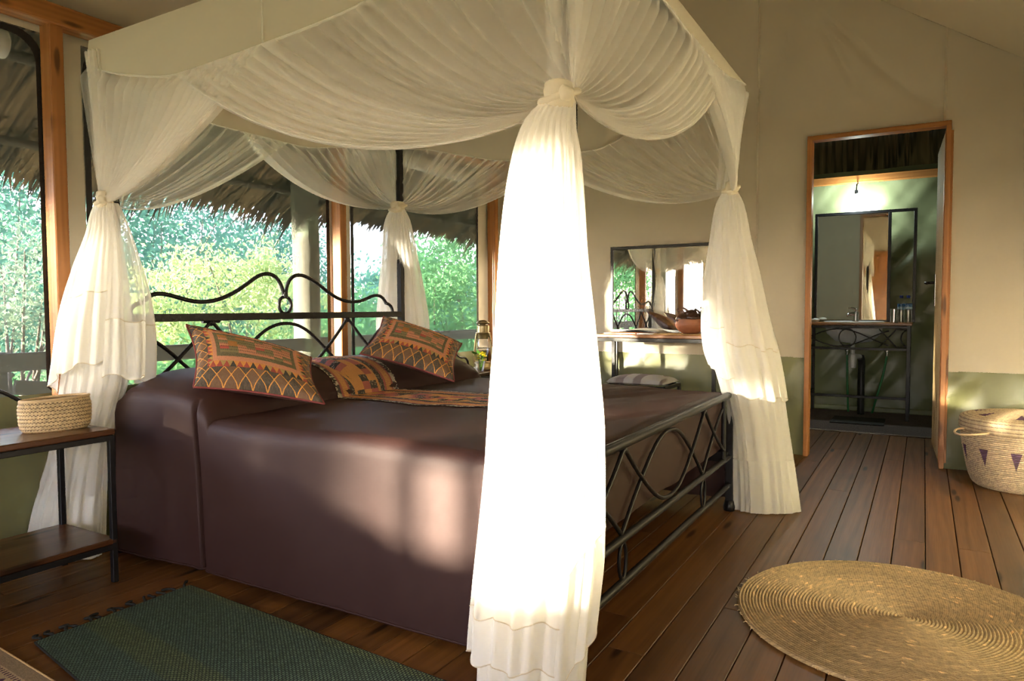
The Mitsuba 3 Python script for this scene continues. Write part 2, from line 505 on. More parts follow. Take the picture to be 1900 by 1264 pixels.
part(dl, 'edge_strip', edge, M['pine'], label='pine edge strip')
pl = box(.66, .70, 0, .006, 1.0, 1.22, .002)
pl.apply_transform(LEAF)
h = part(dl, 'handle_plate', pl, M['chrome'], label='silver handle plate')
lv = tube(smooth_path([(.68, .004, 1.16), (.68, .045, 1.16), (.67, .055, 1.16), (.60, .055, 1.155)], 14), .009, 8)
lv.apply_transform(LEAF)
part(dl, 'handle', lv, M['iron'], True, label='dark lever handle')

# bathroom behind the door wall
bw_ = struct('wall_bathroom', 'olive green canvas wall of the bathroom')
YB0, YB1 = -.62, 1.9


def bath_pt(y, z):
    d = tight(y, z, 21.) * 1.0 + .05 * (nnoise(np.stack([(y * .9 + z * .55) * 3.2, z * .4, y * 0 + 2], -1)) - .5)
    return np.stack([XBATH + d, y, z], -1)


Y, Z = np.meshgrid(np.linspace(YB0, YB1, 110), np.linspace(0, 2.28, 90), indexing='ij')
part(bw_, 'canvas', grid(bath_pt(Y, Z)), M['canvas_green'], True)
X, Z = np.meshgrid(np.linspace(XB + .02, XBATH + .2, 60), np.linspace(0, 3.3, 26), indexing='ij')
for y in (YB0, YB1):
    part(bw_, 'canvas', grid(np.stack([X, y + tight(X, Z, 5. + y) * .6, Z], -1)), M['canvas_green'], True)  # unseen side walls, carried up towards the thatch to shut out daylight
Y, Z = np.meshgrid(np.linspace(YB0, YB1, 40), np.linspace(0, 2.28, 20), indexing='ij')
keep = join([grid(np.stack([XB + .035 + 0 * Y, Y, Z], -1)[a:b, c:d]) for a, b, c, d in ((0, 9, 0, 20), (20, 40, 0, 20), (8, 21, 18, 20))])
part(bw_, 'lining', keep, M['canvas_cream'], True, label='cream lining beside the doorway')
part(bw_, 'top_beam', box(XBATH - .09, XBATH - .03, YB0, YB1, 2.155, 2.225, .004), M['pine_y'], label='pine beam')
part(bw_, 'skirting_fold', box(XBATH - .05, XBATH - .02, YB0, YB1, 0, .05, .01), M['canvas_green'])

# outside: ground, deck, railing
g = struct('ground', 'grassy ground outside')
X, Y = np.meshgrid(np.linspace(-60, 60, 60), np.linspace(-60, 60, 60), indexing='ij')


def ground_fn(p, n, uv):
    a = fbm(p.x * .6, p.y * .6, 0, 3)
    b = noise(p.x * 14, p.y * 14, 1)
    return mix(mix((.16, .19, .07), (.30, .27, .13), a), (.36, .31, .18), smoothstep(.55, .8, b) * .5)


mat('ground', {'type': 'diffuse', 'reflectance': proc(ground_fn)})
part(g, 'soil', grid(np.stack([X, Y, -.55 + .12 * nfbm(np.stack([X * .3, Y * .3, X * 0], -1))], -1)), M['ground'], True)
dk = struct('deck', 'wooden veranda deck')
for k in range(12):
    y0 = YW + .12 + k * .12
    part(dk, 'plank', box(XF - 1.5, 8.6, y0, y0 + .114, -.05, -.02), M['deck_wood'])
for k in range(12):
    x0 = XF - 1.5 + k * .12
    part(dk, 'plank', box(x0, x0 + .114, YR - 1, YW + .1, -.05, -.02), M['deck_wood'])
part(dk, 'joist_frame', join([box(x, x + .08, YW + .15, YW + 1.5, -.5, -.05) for x in np.arange(-3.5, 8.6, 1.5)]), M['grey_wood'])
# ------------------------------------------------------------------ four-poster bed
XL, XR, YF, YH = 1.695, 3.515, .81, 2.85
bed = thing('bed', 'black iron four-poster bed with scrolled headboard and footboard', 'bed')
ZTOP = 2.045
for x, y in ((XL, YF), (XR, YF), (XL, YH), (XR, YH)):
    part(bed, 'post', sqbar((x, y, .035), (x, y, ZTOP), .034), M['iron'])
    part(bed, 'foot', lathe([(0, 0), (.026, 0), (.030, .02), (.022, .05), (.0, .05)], 16, (x, y, 0)), M['iron'], True)
for a, b in (((XL, YF), (XR, YF)), ((XR, YF), (XR, YH)), ((XR, YH), (XL, YH)), ((XL, YH), (XL, YF))):
    part(bed, 'canopy_rail', sqbar((*a, ZTOP), (*b, ZTOP), .026), M['iron'])
for x in (XL + .03, XR - .03):
    part(bed, 'side_rail', sqbar((x, YF, .27), (x, YH, .27), .03, h=.05), M['iron'])


def scroll_panel(holder, y, x0, x1, nodes, zt, zb, r):
    """The interlaced bends between two rails: arches from the lower nodes, bowls from the upper ones."""
    d = nodes[1] - nodes[0]
    H = zt - zb
    s = np.linspace(0, 1, 40)
    prof = np.abs(np.cos(np.pi * s)) ** .62 * np.sign(np.cos(np.pi * s))
    bowl = np.array([(0, 1.0), (.10, .72), (.25, .36), (.38, .13), (.5, .065), (.62, .13), (.75, .36), (.90, .72), (1, 1.0)])
    for up in (0, 1):
        q = bowl.copy()
        if up:
            q[:, 1] = 1 - q[:, 1]
        pts = np.stack([nodes[0] + q[:, 0] * d, np.full(len(q), y + (.004 if up else -.004)), zb + q[:, 1] * H], 1)
        part(holder, 'scroll', tube(smooth_path(pts, 48), r, 8), M['iron'], True)
        for end, sg in ((nodes[0], -1), (nodes[-1], 1)):
            L = abs((x0 if sg < 0 else x1) - end)
            k = np.linspace(0, min(L / d, .5), 5)
            zz = np.interp(k, q[:, 0], q[:, 1])
            pts = np.stack([end + sg * k * d, np.full(5, y + (.004 if up else -.004)), zb + zz * H], 1)
            part(holder, 'scroll', tube(smooth_path(pts, 18), r, 8), M['iron'], True)
    for n_ in nodes:
        part(holder, 'weld', trimesh.creation.icosphere(2, r * 1.9).apply_translation((n_, y, zt - r)), M['iron'], True)


def ring(holder, x, y, z, rx, rz, r):
    a = np.linspace(0, 2 * np.pi, 32, endpoint=False)
    part(holder, 'ring', tube(np.stack([x + rx * np.cos(a), a * 0 + y, z + rz * np.sin(a)], 1), r, 8, True), M['iron'], True)


fb = f'{bed}__footboard'
yf = YF
put(fb, join([bar((XL, yf, .572), (XR, yf, .572), .0165, 12), bar((XL, yf, .268), (XR, yf, .268), .0135, 12), bar((XL, yf, .128), (XR, yf, .128), .0135, 12)]), M['iron'], 40)
part(fb, 'upright', bar((3.385, yf, .27), (3.385, yf, .57), .0115, 10), M['iron'], 40)
part(fb, 'upright', bar((1.75, yf, .27), (1.75, yf, .57), .0115, 10), M['iron'], 40)
scroll_panel(fb, yf, 1.75, 3.385, (2.085, 3.03), .56, .28, .0075)
for x in (2.085, 3.03):
    ring(fb, x, yf, .198, .030, .058, .006)

hb = f'{bed}__headboard'
yh = YH
put(hb, join([sqbar((1.745, yh, .962), (XR, yh, .962), .032, h=.034)]), M['iron'], False)
part(hb, 'upright', sqbar((1.826, yh, .62), (1.826, yh, .95), .03), M['iron'])
part(hb, 'lower_rail', sqbar((XL, yh, .60), (XR, yh, .60), .026), M['iron'])
scroll_panel(hb, yh, 1.826, XR, (2.134, 3.03), .945, .615, .0085)
c1 = [(1.754, .972), (1.752, .995), (1.774, 1.018), (1.808, 1.027)]
c2 = [(1.806, 1.022), (1.830, 1.050), (1.85, 1.061), (1.881, 1.066), (1.945, 1.057), (2.03, 1.037), (2.11, 1.033), (2.19, 1.048), (2.28, 1.085), (2.36, 1.132), (2.42, 1.165), (2.470, 1.174), (2.525, 1.155), (2.555, 1.115), (2.572, 1.066)]
c3 = [(2.583, 1.066), (2.592, 1.115), (2.625, 1.160), (2.676, 1.176), (2.735, 1.165), (2.80, 1.137), (2.88, 1.092), (2.965, 1.055), (3.06, 1.038), (3.155, 1.045), (3.24, 1.070), (3.30, 1.076), (3.345, 1.058), (3.372, 1.030)]
c4 = [(3.366, 1.030), (3.40, 1.022), (3.425, .997), (3.432, .972)]
for c in (c1, c2, c3, c4):
    part(hb, 'scroll', tube(smooth_path([(x, yh, z) for x, z in c], 8 * len(c)), .0095, 9), M['iron'], True)
ring(hb, 2.577, yh, 1.018, .040, .044, .0085)
part(hb, 'weld', bar((2.577, yh, 1.05), (2.577, yh, 1.085), .016, 10), M['iron'], 40)
part(hb, 'weld', bar((2.09, yh, .944), (2.18, yh, .944), .010, 8), M['iron'], 40)

# mattress (hidden under the spread) and bedspread
mt = thing('mattress', 'mattress covered by the dark brown bedspread', 'mattress')
put(mt, box(XL + .06, XR - .04, YF + .06, YH - .05, .25, .56, .05), M['bedspread'])
bs = thing('bedspread', 'dark brown cotton bedspread hanging over the sides of the bed', 'bedspread')


def bump(x, y):
    """Height of the pillows under the bedspread."""
    q = np.clip((y - (2.275 + .03 * np.sin(x * 3))) / .25, 0, 1)
    t = np.sqrt(1 - (1 - q) ** 2 + 1e-9) * (1 - sm((y - 2.72) / .18))
    l = np.clip((x - 1.66) / .30, 0, 1)
    r = np.clip((3.52 - x) / .26, 0, 1)
    e = np.minimum(np.sqrt(1 - (1 - l) ** 2 + 1e-9), np.sqrt(1 - (1 - r) ** 2 + 1e-9))
    gap = 1 - .55 * np.exp(-((x - 2.50 + .0) / .035) ** 2) * 0.5
    return .155 * t * (.35 + .65 * e) * gap


def spread_top(x, y):
    z = .585 + bump(x, y) + .012 * np.exp(-((y - 1.6) / .7) ** 2)
    q = np.stack([x * 2.2, y * 2.2, x * 0], -1)
    z = z + (nfbm(q, 3, seed=5) - .5) * .022
    wr_ = nnoise(np.stack([x * 1.2 + y * 5.5, y * 1.5 - x * .8, x * 0 + 2], -1))
    z = z + .008 * (wr_ - .5) * sm((y - 1.0) / .4)
    cr = (nnoise(np.stack([(x * .35 + y) * 17, x * 1.6, x * 0 + 8], -1)) - .5) * .010 * (1 - sm((y - 1.5) / .4)) * sm((x - 2.2) / .5)
    return z + cr


x0, x1, y0, y1 = 1.70, 3.475, .868, 2.80
DROP = .555
ud = np.concatenate([-np.linspace(DROP + .03, .02, 26), np.linspace(0, x1 - x0, 120), (x1 - x0) + np.linspace(.02, DROP, 20)])
vd = np.concatenate([-np.linspace(.30, .02, 14), np.linspace(0, 2.24 - y0, 90), np.linspace(2.246, 2.40, 40) - y0, np.linspace(2.41, y1, 40) - y0, (y1 - y0) + np.linspace(.02, .30, 10)])
U, V = np.meshgrid(ud, vd, indexing='ij')
xx, yy = x0 + np.clip(U, 0, x1 - x0), y0 + np.clip(V, 0, y1 - y0)
dl_, dr_ = np.maximum(-U, 0), np.maximum(U - (x1 - x0), 0)
df_, dh_ = np.maximum(-V, 0), np.maximum(V - (y1 - y0), 0)
side = dl_ + dr_
drop = np.maximum(side, 0) + df_ + dh_
corner = (side > 0) & ((df_ > 0) | (dh_ > 0))
R = .045


def roll(d):
    a = np.clip(d / (R * np.pi / 2), 0, 1) * np.pi / 2
    return R * np.sin(a), R * (1 - np.cos(a)) + np.maximum(d - R * np.pi / 2, 0)


zt = spread_top(xx, yy)
osx, dzx = roll(side)
osy, dzy = roll(df_ + dh_)
dzx = dzx * np.where(U < 0, (zt - .035) / .532, 1.0)
Z = zt - np.where(corner, np.maximum(dzx, dzy), dzx + dzy)
Z = np.maximum(Z, .03)
# hanging folds on the near side, deeper towards the head
hang = sm(side / .35)
fold_n = nnoise(np.stack([yy * 7 + dl_ * 1.0, dl_ * .8, yy * 0 + 3], -1)) - .5
headness = sm((yy - 2.1) / .5)
X = xx - np.where(U < 0, osx, 0) + np.where(U > x1 - x0, osx, 0)
X = X - np.where(U < 0, hang * (fold_n * (.012 + .07 * headness) + .02 * headness), 0)
X = X + np.where(U > x1 - x0, hang * fold_n * .03, 0)
# tuck line where the pillow section meets the mattress section
X = X + np.where(U < 0, .034 * np.exp(-((yy - (2.325 - dl_ * .06)) / .009) ** 2) * sm(side / .08), 0)
Yp = yy - np.where(V < 0, osy, 0) + np.where(V > y1 - y0, np.minimum(osy, .02), 0)
foldf = nnoise(np.stack([xx * 6, df_ * 1.5, xx * 0 + 6], -1)) - .5
Yp = Yp - np.where(V < 0, sm(df_ / .2) * (foldf * .02) - .012 * sm(df_ / .1), 0)
part(bs, 'cover', grid(np.stack([X, Yp, Z], -1)), M['bedspread'], True)
hem = np.stack([X[:1], Yp[:1], Z[:1]], -1)[0]
part(bs, 'hem', tube(hem[::2] + np.array([-.001, 0, .003]), .004, 6), M['bedspread'], True)


# ------------------------------------------------------------------ printed cloth: runner and cushions
def runner_fn(p, n, uv):
    """u across (0..1), v along in metres."""
    u, v = uv.x, uv.y
    w = (noise(v * 9, u * 7) - .5) * .02
    c = dr.abs(u - .5 + w)
    orange, red, dark, olive = mi.Color3f(.42, .20, .065), mi.Color3f(.25, .07, .055), mi.Color3f(.035, .028, .025), mi.Color3f(.16, .13, .06)
    # middle column of blocks
    bv = dr.floor(v / .040)
    bu = dr.floor((u - .33) / .113)
    h = cell_rand(bv, bu, 3)
    blk = dr.select(h < .36, orange, dr.select(h < .66, red * 1.2, dark))
    line = noise(v * 210, u * 60) * dr.select(h >= .66, 1., 0.)
    blk = blk + mi.Color3f(.25, .2, .13) * smoothstep(.68, .8, line)
    col = blk
    col = dr.select(c > .17, orange, col)
    col = dr.select(c > .21, mix(dark, (.2, .17, .11), smoothstep(.6, .75, noise(u * 90, v * 170))), col)
    col = dr.select(c > .28, red, col)
    dots = smoothstep(.5, .3, dr.sqrt(dr.square(u * 42 - dr.floor(u * 42) - .5) + dr.square(v * 110 - dr.floor(v * 110) - .5)))
    col = dr.select(c > .31, mix(orange, (.22, .09, .03), dots * .6), col)
    col = dr.select(c > .40, red, col)
    stripe = smoothstep(.5, .62, noise(v * 130, u * 16))
    col = dr.select(c > .43, mix(dark, (.40, .34, .26), stripe * .8), col)
    col = dr.select(c > .485, mix(dark, (.5, .44, .34), smoothstep(.4, .6, noise(v * 200, 3))), col)
    return col * (1.05 + .3 * noise(u * 300, v * 900))


mat('runner_print', two(principled(proc(runner_fn), .75)))


def cushion_fn(p, n, uv):
    """uv in metres on a .50 x .42 cushion."""
    W, H = .50, .42
    u, v = uv.x, uv.y
    vb = v * .56
    e = dr.minimum(dr.minimum(u, W - u), dr.minimum(vb, H - v))
    vert = dr.minimum(u, W - u) < dr.minimum(vb, H - v)
    t = dr.select(vert, v, u)
    orange, salmon, red, dark, olive = mi.Color3f(.48, .20, .05), mi.Color3f(.46, .20, .115), mi.Color3f(.30, .055, .04), mi.Color3f(.04, .034, .028), mi.Color3f(.20, .16, .075)
    # diamonds in the outer band
    a, b = (t + e * 1.2) / .056, (t - e * 1.2) / .056
    fa, fb_ = dr.abs(a - dr.round(a)), dr.abs(b - dr.round(b))
    tone = cell_rand(dr.round(a + .5), dr.round(b + .5), 5)
    chk = dr.select(tone > .45, 1., 0.)
    outer = mix((.13, .065, .035), dark, chk)
    outer = mix(outer, (.16, .10, .06), .5 * noise(t * 400, e * 400))
    outer = mix(outer, mi.Color3f(.50, .22, .05), 1 - smoothstep(.03, .055, dr.minimum(fa, fb_)))
    # triangles
    s = t / .027
    fs = dr.abs(s - dr.floor(s) - .5) * 2
    inn = (e - .046) / .020
    tri = dr.select(fs < 1 - inn, 1., 0.)
    h = cell_rand(dr.floor(s), 2)
    tcol = dr.select(h < .7, red, dark)
    gcol = dr.select(cell_rand(dr.floor(s + .5), 4) < .65, orange, mi.Color3f(.33, .21, .075))
    col = dr.select(e < .046, outer, dr.select(e < .066, mix(gcol, tcol, tri), salmon * (.85 + .3 * noise(u * 500 + v * 500, u * 500 - v * 500))))
    # striped frame
    k = (e - .082) / .015
    fr = mix(olive * .75, dark, dr.select(dr.abs(k * 4 - dr.floor(k * 4) - .5) > .36, 1., 0.))
    col = dr.select((e > .082) & (e < .097), fr, col)
    # chequered middle
    cu, cv = (u - .097) / .0382, (v - .173) / .0252
    iu, iv = dr.floor(cu), dr.floor(cv * 1.0)
    fu, fv = cu - iu, cv - iv
    h2 = cell_rand(iu, iv, 9)
    base = dr.select(h2 < .45, salmon, dr.select(h2 < .72, olive, dr.select(h2 < .86, red * 1.2, orange * .75)))
    comb = dr.select((fv > .62) & (dr.abs(fu * 5 - dr.floor(fu * 5) - .5) > .25), 1., 0.) * dr.select(h2 < .8, 1., 0.)
    base = mix(base, dark, comb * .7)
    col = dr.select(e > .097, base, col)
    return col * (1.05 + .3 * noise(u * 700, v * 700))


mat('cushion_print', two(principled(proc(cushion_fn), .7, sheen=.3)))
mat('cushion_back', two(principled((.085, .04, .034), .65, sheen=.4)))
mat('piping', two(principled((.22, .045, .045), .6)))

rn = thing('bed_runner', 'printed orange, red and black cloth strip running down the middle of the bed', 'runner')
ys = np.concatenate([np.linspace(1.36, 2.2, 60), np.linspace(2.215, 2.78, 60)])
us = np.linspace(0, 1, 22)
UU, YY = np.meshgrid(us, ys, indexing='ij')
XX = 2.365 + UU * .43 + .008 * np.sin(YY * 6)
ZZ = spread_top(XX, YY) + .0045
arc = np.concatenate([[0], np.cumsum(np.hypot(np.diff(ys), np.diff(ZZ[11])))])
uvr = np.stack([UU, np.repeat(arc[None], 22, 0)], -1).reshape(-1, 2)
put(rn, grid(np.stack([XX, YY, ZZ], -1)), M['runner_print'], True, uv=uvr)


def cushion(label, bl, br, tl, tr, thick, bend=0.0):
    c = thing('cushion', label, 'cushion')
    bl, br, tl, tr = (np.array(q, float) for q in (bl, br, tl, tr))
    n = 40
    a, b = np.meshgrid(np.linspace(0, 1, n), np.linspace(0, 1, n), indexing='ij')
    # corners stay long, sides pull in a little
    pin_u = 1 - .10 * np.sin(np.pi * b) ** 1
    pin_v = 1 - .10 * np.sin(np.pi * a) ** 1
    A, B = .5 + (a - .5) * pin_u, .5 + (b - .5) * pin_v
    flat = ((1 - A) * (1 - B))[..., None] * bl + (A * (1 - B))[..., None] * br + ((1 - A) * B)[..., None] * tl + (A * B)[..., None] * tr
    nrm = np.cross(br - bl, tl - bl)
    nrm /= np.linalg.norm(nrm)
    puff = (np.clip(4 * a * (1 - a), 0, 1) * np.clip(4 * b * (1 - b), 0, 1)) ** .42
    wr_ = (nfbm(np.stack([a * 3, b * 3, a * 0 + bl[0]], -1), 3, seed=3) - .5) * .018 * puff
    uv = np.stack([a * .50, b * .42], -1).reshape(-1, 2)
    front = flat + nrm * (thick * puff + wr_)[..., None]
    back = flat - nrm * (thick * .7 * puff)[..., None]
    part(c, 'printed_front', grid(front), M['cushion_print'], True, uv=uv, label='printed patchwork front')
    part(c, 'back', grid(back[::-1]), M['cushion_back'], True, label='plain brown back')
    rim = np.concatenate([flat[:, 0], flat[-1, 1:], flat[::-1, -1][1:], flat[0, ::-1][1:-1]])
    part(c, 'piping', tube(rim, .0042, 6, True), M['piping'], True, label='dark red piping')


cushion('patchwork print cushion leaning on the left pillow under the headboard', (1.70, 2.38, .705), (2.025, 2.03, .625), (1.870, 2.655, .935), (2.24, 2.32, .785), .082)
cushion('patchwork print cushion tilted against the right pillow by the lantern', (2.60, 2.365, .780), (2.885, 2.01, .635), (2.935, 2.50, .955), (3.20, 2.175, .805), .074)
# ------------------------------------------------------------------ mosquito net on the bed posts
net = thing('mosquito_net', 'cream mosquito net draped over the four-poster and tied at each corner', 'net')
KN = {'FL': np.array([1.635, .775, 1.525]), 'FR': np.array([3.535, .825, 1.570]), 'HL': np.array([1.655, 2.835, 1.435]), 'HR': np.array([3.50, 2.86, 1.632])}
CO = {'FL': np.array([1.615, .755]), 'FR': np.array([3.545, .765]), 'HL': np.array([1.635, 2.885]), 'HR': np.array([3.545, 2.885])}
ZC = 2.062
# droop of the gathering seam below the canopy rail along each side (from the first to the second corner)
HEM = {'near': ('HL', 'FL', [(0, .10), (.14, .185), (.26, .225), (.48, .205), (.64, .18), (.78, .12), (.9, .07), (1, .05)]),
       'foot': ('FL', 'FR', [(0, .05), (.15, .06), (.38, .062), (.52, .075), (.68, .078), (.82, .058), (.93, .02), (1, .0)]),
       'far': ('FR', 'HR', [(0, .03), (.2, .10), (.38, .22), (.6, .22), (.78, .15), (.92, .08), (1, .06)]),
       'head': ('HR', 'HL', [(0, .05), (.2, .12), (.45, .20), (.7, .20), (.88, .13), (1, .10)])}


def hem_pt(side, s):
    a, b, pr = HEM[side]
    from scipy.interpolate import PchipInterpolator
    pr = np.array(pr)
    d = PchipInterpolator(pr[:, 0], pr[:, 1])(np.clip(s, 0, 1))
    p = CO[a] + (CO[b] - CO[a]) * np.asarray(s)[..., None]
    return np.concatenate([p, (ZC - d)[..., None]], -1)


# a stitched seam down the near valance
sv = hem_pt('near', np.array([.475]))[0]
part(net, 'valance_seam', tube(np.linspace(sv + [-.004, 0, 0], [sv[0] - .004, sv[1], ZC], 8), .003, 5), M['net_hem'], True)
# top sheet and its hanging edges
n = 60
A, B = np.meshgrid(np.linspace(0, 1, n), np.linspace(0, 1, n), indexing='ij')
P2 = ((1 - A) * (1 - B))[..., None] * CO['FL'] + (A * (1 - B))[..., None] * CO['FR'] + ((1 - A) * B)[..., None] * CO['HL'] + (A * B)[..., None] * CO['HR']
sag = .07 * np.sin(np.pi * A) * np.sin(np.pi * B)
edge_sag = np.minimum(.045 * np.sin(np.pi * A), .045 * np.sin(np.pi * B)) * 0
top = np.concatenate([P2, (ZC + .004 - sag)[..., None]], -1)
part(net, 'roof_panel', grid(top), M['muslin'], True, label='plain cotton roof panel')
for side, (a, b, _) in HEM.items():
    s = np.linspace(0, 1, 70)
    h = hem_pt(side, s)
    t = np.linspace(0, 1, 7)[None, :, None]
    topline = np.concatenate([h[:, :2], np.full((70, 1), ZC + .004)], 1)
    out = np.cross([0, 0, 1.0], np.append(CO[b] - CO[a], 0))
    out /= -np.linalg.norm(out)
    P = topline[:, None] * (1 - t) + h[:, None] * t + out * (.006 * np.sin(np.pi * t) + .006 * np.sin(s * 9)[:, None, None] * t)
    part(net, 'valance', grid(P), M['muslin'], True, label='plain cotton valance')
    if side in ('far', 'head'):
        part(net, 'valance', grid(P - out * .062 - np.array([0, 0, .002])), M['muslin'], True, label='inner fold of the plain cotton valance')
    part(net, 'valance_seam', tube(h + out * .004, .0045, 6), M['net_hem'], True)


def half_drape(side, knot, s_from, s_to, mid_xz, seed, folds=17, pw=.62, amp=.034, name='drape', w0=0.0, inset=0.0, hem=True, m='net'):
    """Gathered netting between the seam (s_from at the corner, s_to the open edge) and a knot.
    mid_xz: where the middle of the open edge hangs (along the side 0..1, height)."""
    a, b, _ = HEM[side]
    rs = np.random.RandomState(seed)
    U = folds * 24
    w = np.linspace(w0, 1, U)
    ph = 2 * np.pi * (folds * w + 1.3 * (nnoise(np.stack([w * 7, w * 0, w * 0 + seed], -1)) - .5))
    k = .9 + 2.3 * nnoise(np.stack([w * 13, w * 0 + 4, w * 0 + seed], -1)) ** 1.3
    we = np.clip(w + k * np.sin(ph) / (2 * np.pi * folds) * np.sin(np.pi * np.clip(w, .02, 1)) ** .3, 0, 1.0)
    V = 34
    t = np.linspace(0, 1, V)
    s = s_from + (s_to - s_from) * we
    T0 = hem_pt(side, s)
    K = KN[knot]
    rail = np.append(CO[b] - CO[a], 0)
    out = np.cross([0, 0, 1.0], rail)
    out /= -np.linalg.norm(out)
    m_edge = np.append(CO[a] + (CO[b] - CO[a]) * mid_xz[0], mid_xz[1])
    T1 = hem_pt(side, np.array([s_to]))[0]
    ctrl1 = 2 * m_edge - .5 * (T1 + K)
    mid1 = .5 * (T1 + K)
    off = ctrl1 - mid1
    E = K + np.outer(np.linspace(-1, 1, U), rail / np.linalg.norm(rail)) * .020 * (1 if s_to > s_from else -1) + np.outer(.035 * (.5 - w), [0, 0, 1.0]) + out * .012
    C = .5 * (T0 + E) + off[None] * (w ** pw * .92 + .08 * w ** 3)[:, None]
    tt = t[None, :, None]
    P = (1 - tt) ** 2 * T0[:, None] + 2 * tt * (1 - tt) * C[:, None] + tt ** 2 * E[:, None]
    an = amp * (.4 + 1.1 * nnoise(np.stack([w * 5, w * 0 + 2, w * 0 + seed], -1)))
    ft = np.minimum(t / .10, 1) * (1 - t) ** .8 + .12 * (1 - t) + .05
    drift = 1.0 * (nnoise(np.stack([t * 2, t * 0, t * 0 + seed], -1)) - .5)
    dn = np.cos(ph[:, None] + drift[None]) * an[:, None] * ft[None]
    belly = .05 * np.sin(np.pi * t)[None] * w[:, None] ** 2
    P = P + out * (dn + belly - inset)[..., None]
    part(net, name, grid(P), M[m], True)
    # hemmed open edge
    if hem:
        e0 = int(U * .955)
        part(net, 'drape_hem', grid(P[e0:] + out * .002), M['net_hem'], True)


half_drape('near', 'HL', 0.0, .475, (.29, 1.555), 1)
half_drape('near', 'FL', 1.0, .262, (.66, 1.482), 2, folds=21)
half_drape('foot', 'FL', 0.0, .78, (.33, 1.560), 3, folds=19)
half_drape('foot', 'FR', 1.0, .54, (.72, 1.655), 4)
half_drape('far', 'FR', 0.0, .55, (.27, 1.575), 5)
half_drape('far', 'HR', 1.0, .45, (.76, 1.612), 6)
half_drape('head', 'HR', 0.0, .62, (.33, 1.645), 7)
half_drape('head', 'HL', 1.0, .47, (.76, 1.515), 8)
for args in (('near', 'HL', 0.0, .475, (.29, 1.555), 101), ('near', 'FL', 1.0, .262, (.66, 1.482), 102), ('foot', 'FL', 0.0, .78, (.33, 1.560), 103), ('foot', 'FR', 1.0, .54, (.72, 1.655), 104),
             ('far', 'FR', 0.0, .55, (.27, 1.575), 105), ('far', 'HR', 1.0, .45, (.76, 1.612), 106), ('head', 'HR', 0.0, .62, (.33, 1.645), 107), ('head', 'HL', 1.0, .47, (.76, 1.515), 108)):
    if args[0] in ('near', 'foot'):
        half_drape(*args[:5], args[5] + 50, folds=22, amp=.020, w0=.66, inset=-.010, hem=False, m='net_bunched')


def corner_gather(corner, seed, r=.040):
    """Netting bunched around the post from the roof corner down to the knot."""
    K, C = KN[corner], CO[corner]
    cen = np.array([(CO['FL'][0] + CO['FR'][0]) / 2, (CO['FL'][1] + CO['HL'][1]) / 2])
    th0 = math.atan2(C[1] - cen[1], C[0] - cen[0])
    th = np.linspace(th0 - 1.9, th0 + 1.9, 110)
    t = np.linspace(0, 1, 26)
    TH, Tt = np.meshgrid(th, t, indexing='ij')
    w = np.linspace(-1, 1, 110)[:, None]
    rad = r * (1.0 + .30 * np.sin(19 * TH + 3 * nnoise(np.stack([TH * 2, Tt * 2, TH * 0 + seed], -1))) + .5 * np.abs(w) ** 3 * (1 - Tt))
    pc = C[None, None] * (1 - Tt)[..., None] + K[None, None, :2] * Tt[..., None]
    pin = (cen - C) / np.linalg.norm(cen - C) * .045
    P = np.concatenate([pc + pin + np.stack([np.cos(TH), np.sin(TH)], -1) * (rad * (1.15 - .35 * Tt))[..., None], (ZC - .05 + (K[2] - ZC + .05) * Tt)[..., None]], -1)
    part(net, 'corner_gather', grid(P), M['net_bunched'], True)


corner_gather('FL', 1)
corner_gather('FR', 2)
corner_gather('HL', 3)

# the tied tails: (height, left, right) half-widths across the view from the post, in metres
RA, FA = np.array([.50243, -.86461, 0]), np.array([.86461, .50243, 0])
TAILS = {
    'FL': ((1.65, .80), [(1.514, -.055, .022), (1.467, -.098, .022), (1.372, -.130, .038), (1.235, -.154, .050), (1.098, -.168, .057), (.959, -.176, .069), (.82, -.186, .081), (.679, -.196, .090), (.538, -.205, .090), (.395, -.215, .089), (.252, -.225, .078), (.129, -.232, .066), (.006, -.236, .056)]),
    'FR': ((3.53, .83), [(1.552, -.030, .030), (1.495, -.056, .057), (1.313, -.080, .100), (1.182, -.092, .136), (1.051, -.100, .167), (.919, -.100, .197), (.80, -.090, .23), (.654, -.045, .259), (.387, .018, .297), (.253, .033, .315), (.006, .044, .347)]),
    'HL': ((1.65, 2.87), [(1.420, .010, .066), (1.377, -.006, .076), (1.312, -.019, .090), (1.161, -.070, .110), (1.031, -.110, .120), (.944, -.130, .120), (.747, -.160, .110), (.593, -.19, .070), (.394, -.235, .020), (.172, -.31, .006), (.006, -.345, .0)]),
    'HR': ((3.5, 2.88), [(1.612, -.018, .067), (1.546, -.049, .100), (1.412, -.074, .129), (1.243, -.104, .151), (1.108, -.130, .170), (.904, -.148, .198), (.631, -.149, .205), (.30, -.155, .21), (.006, -.16, .22)])}


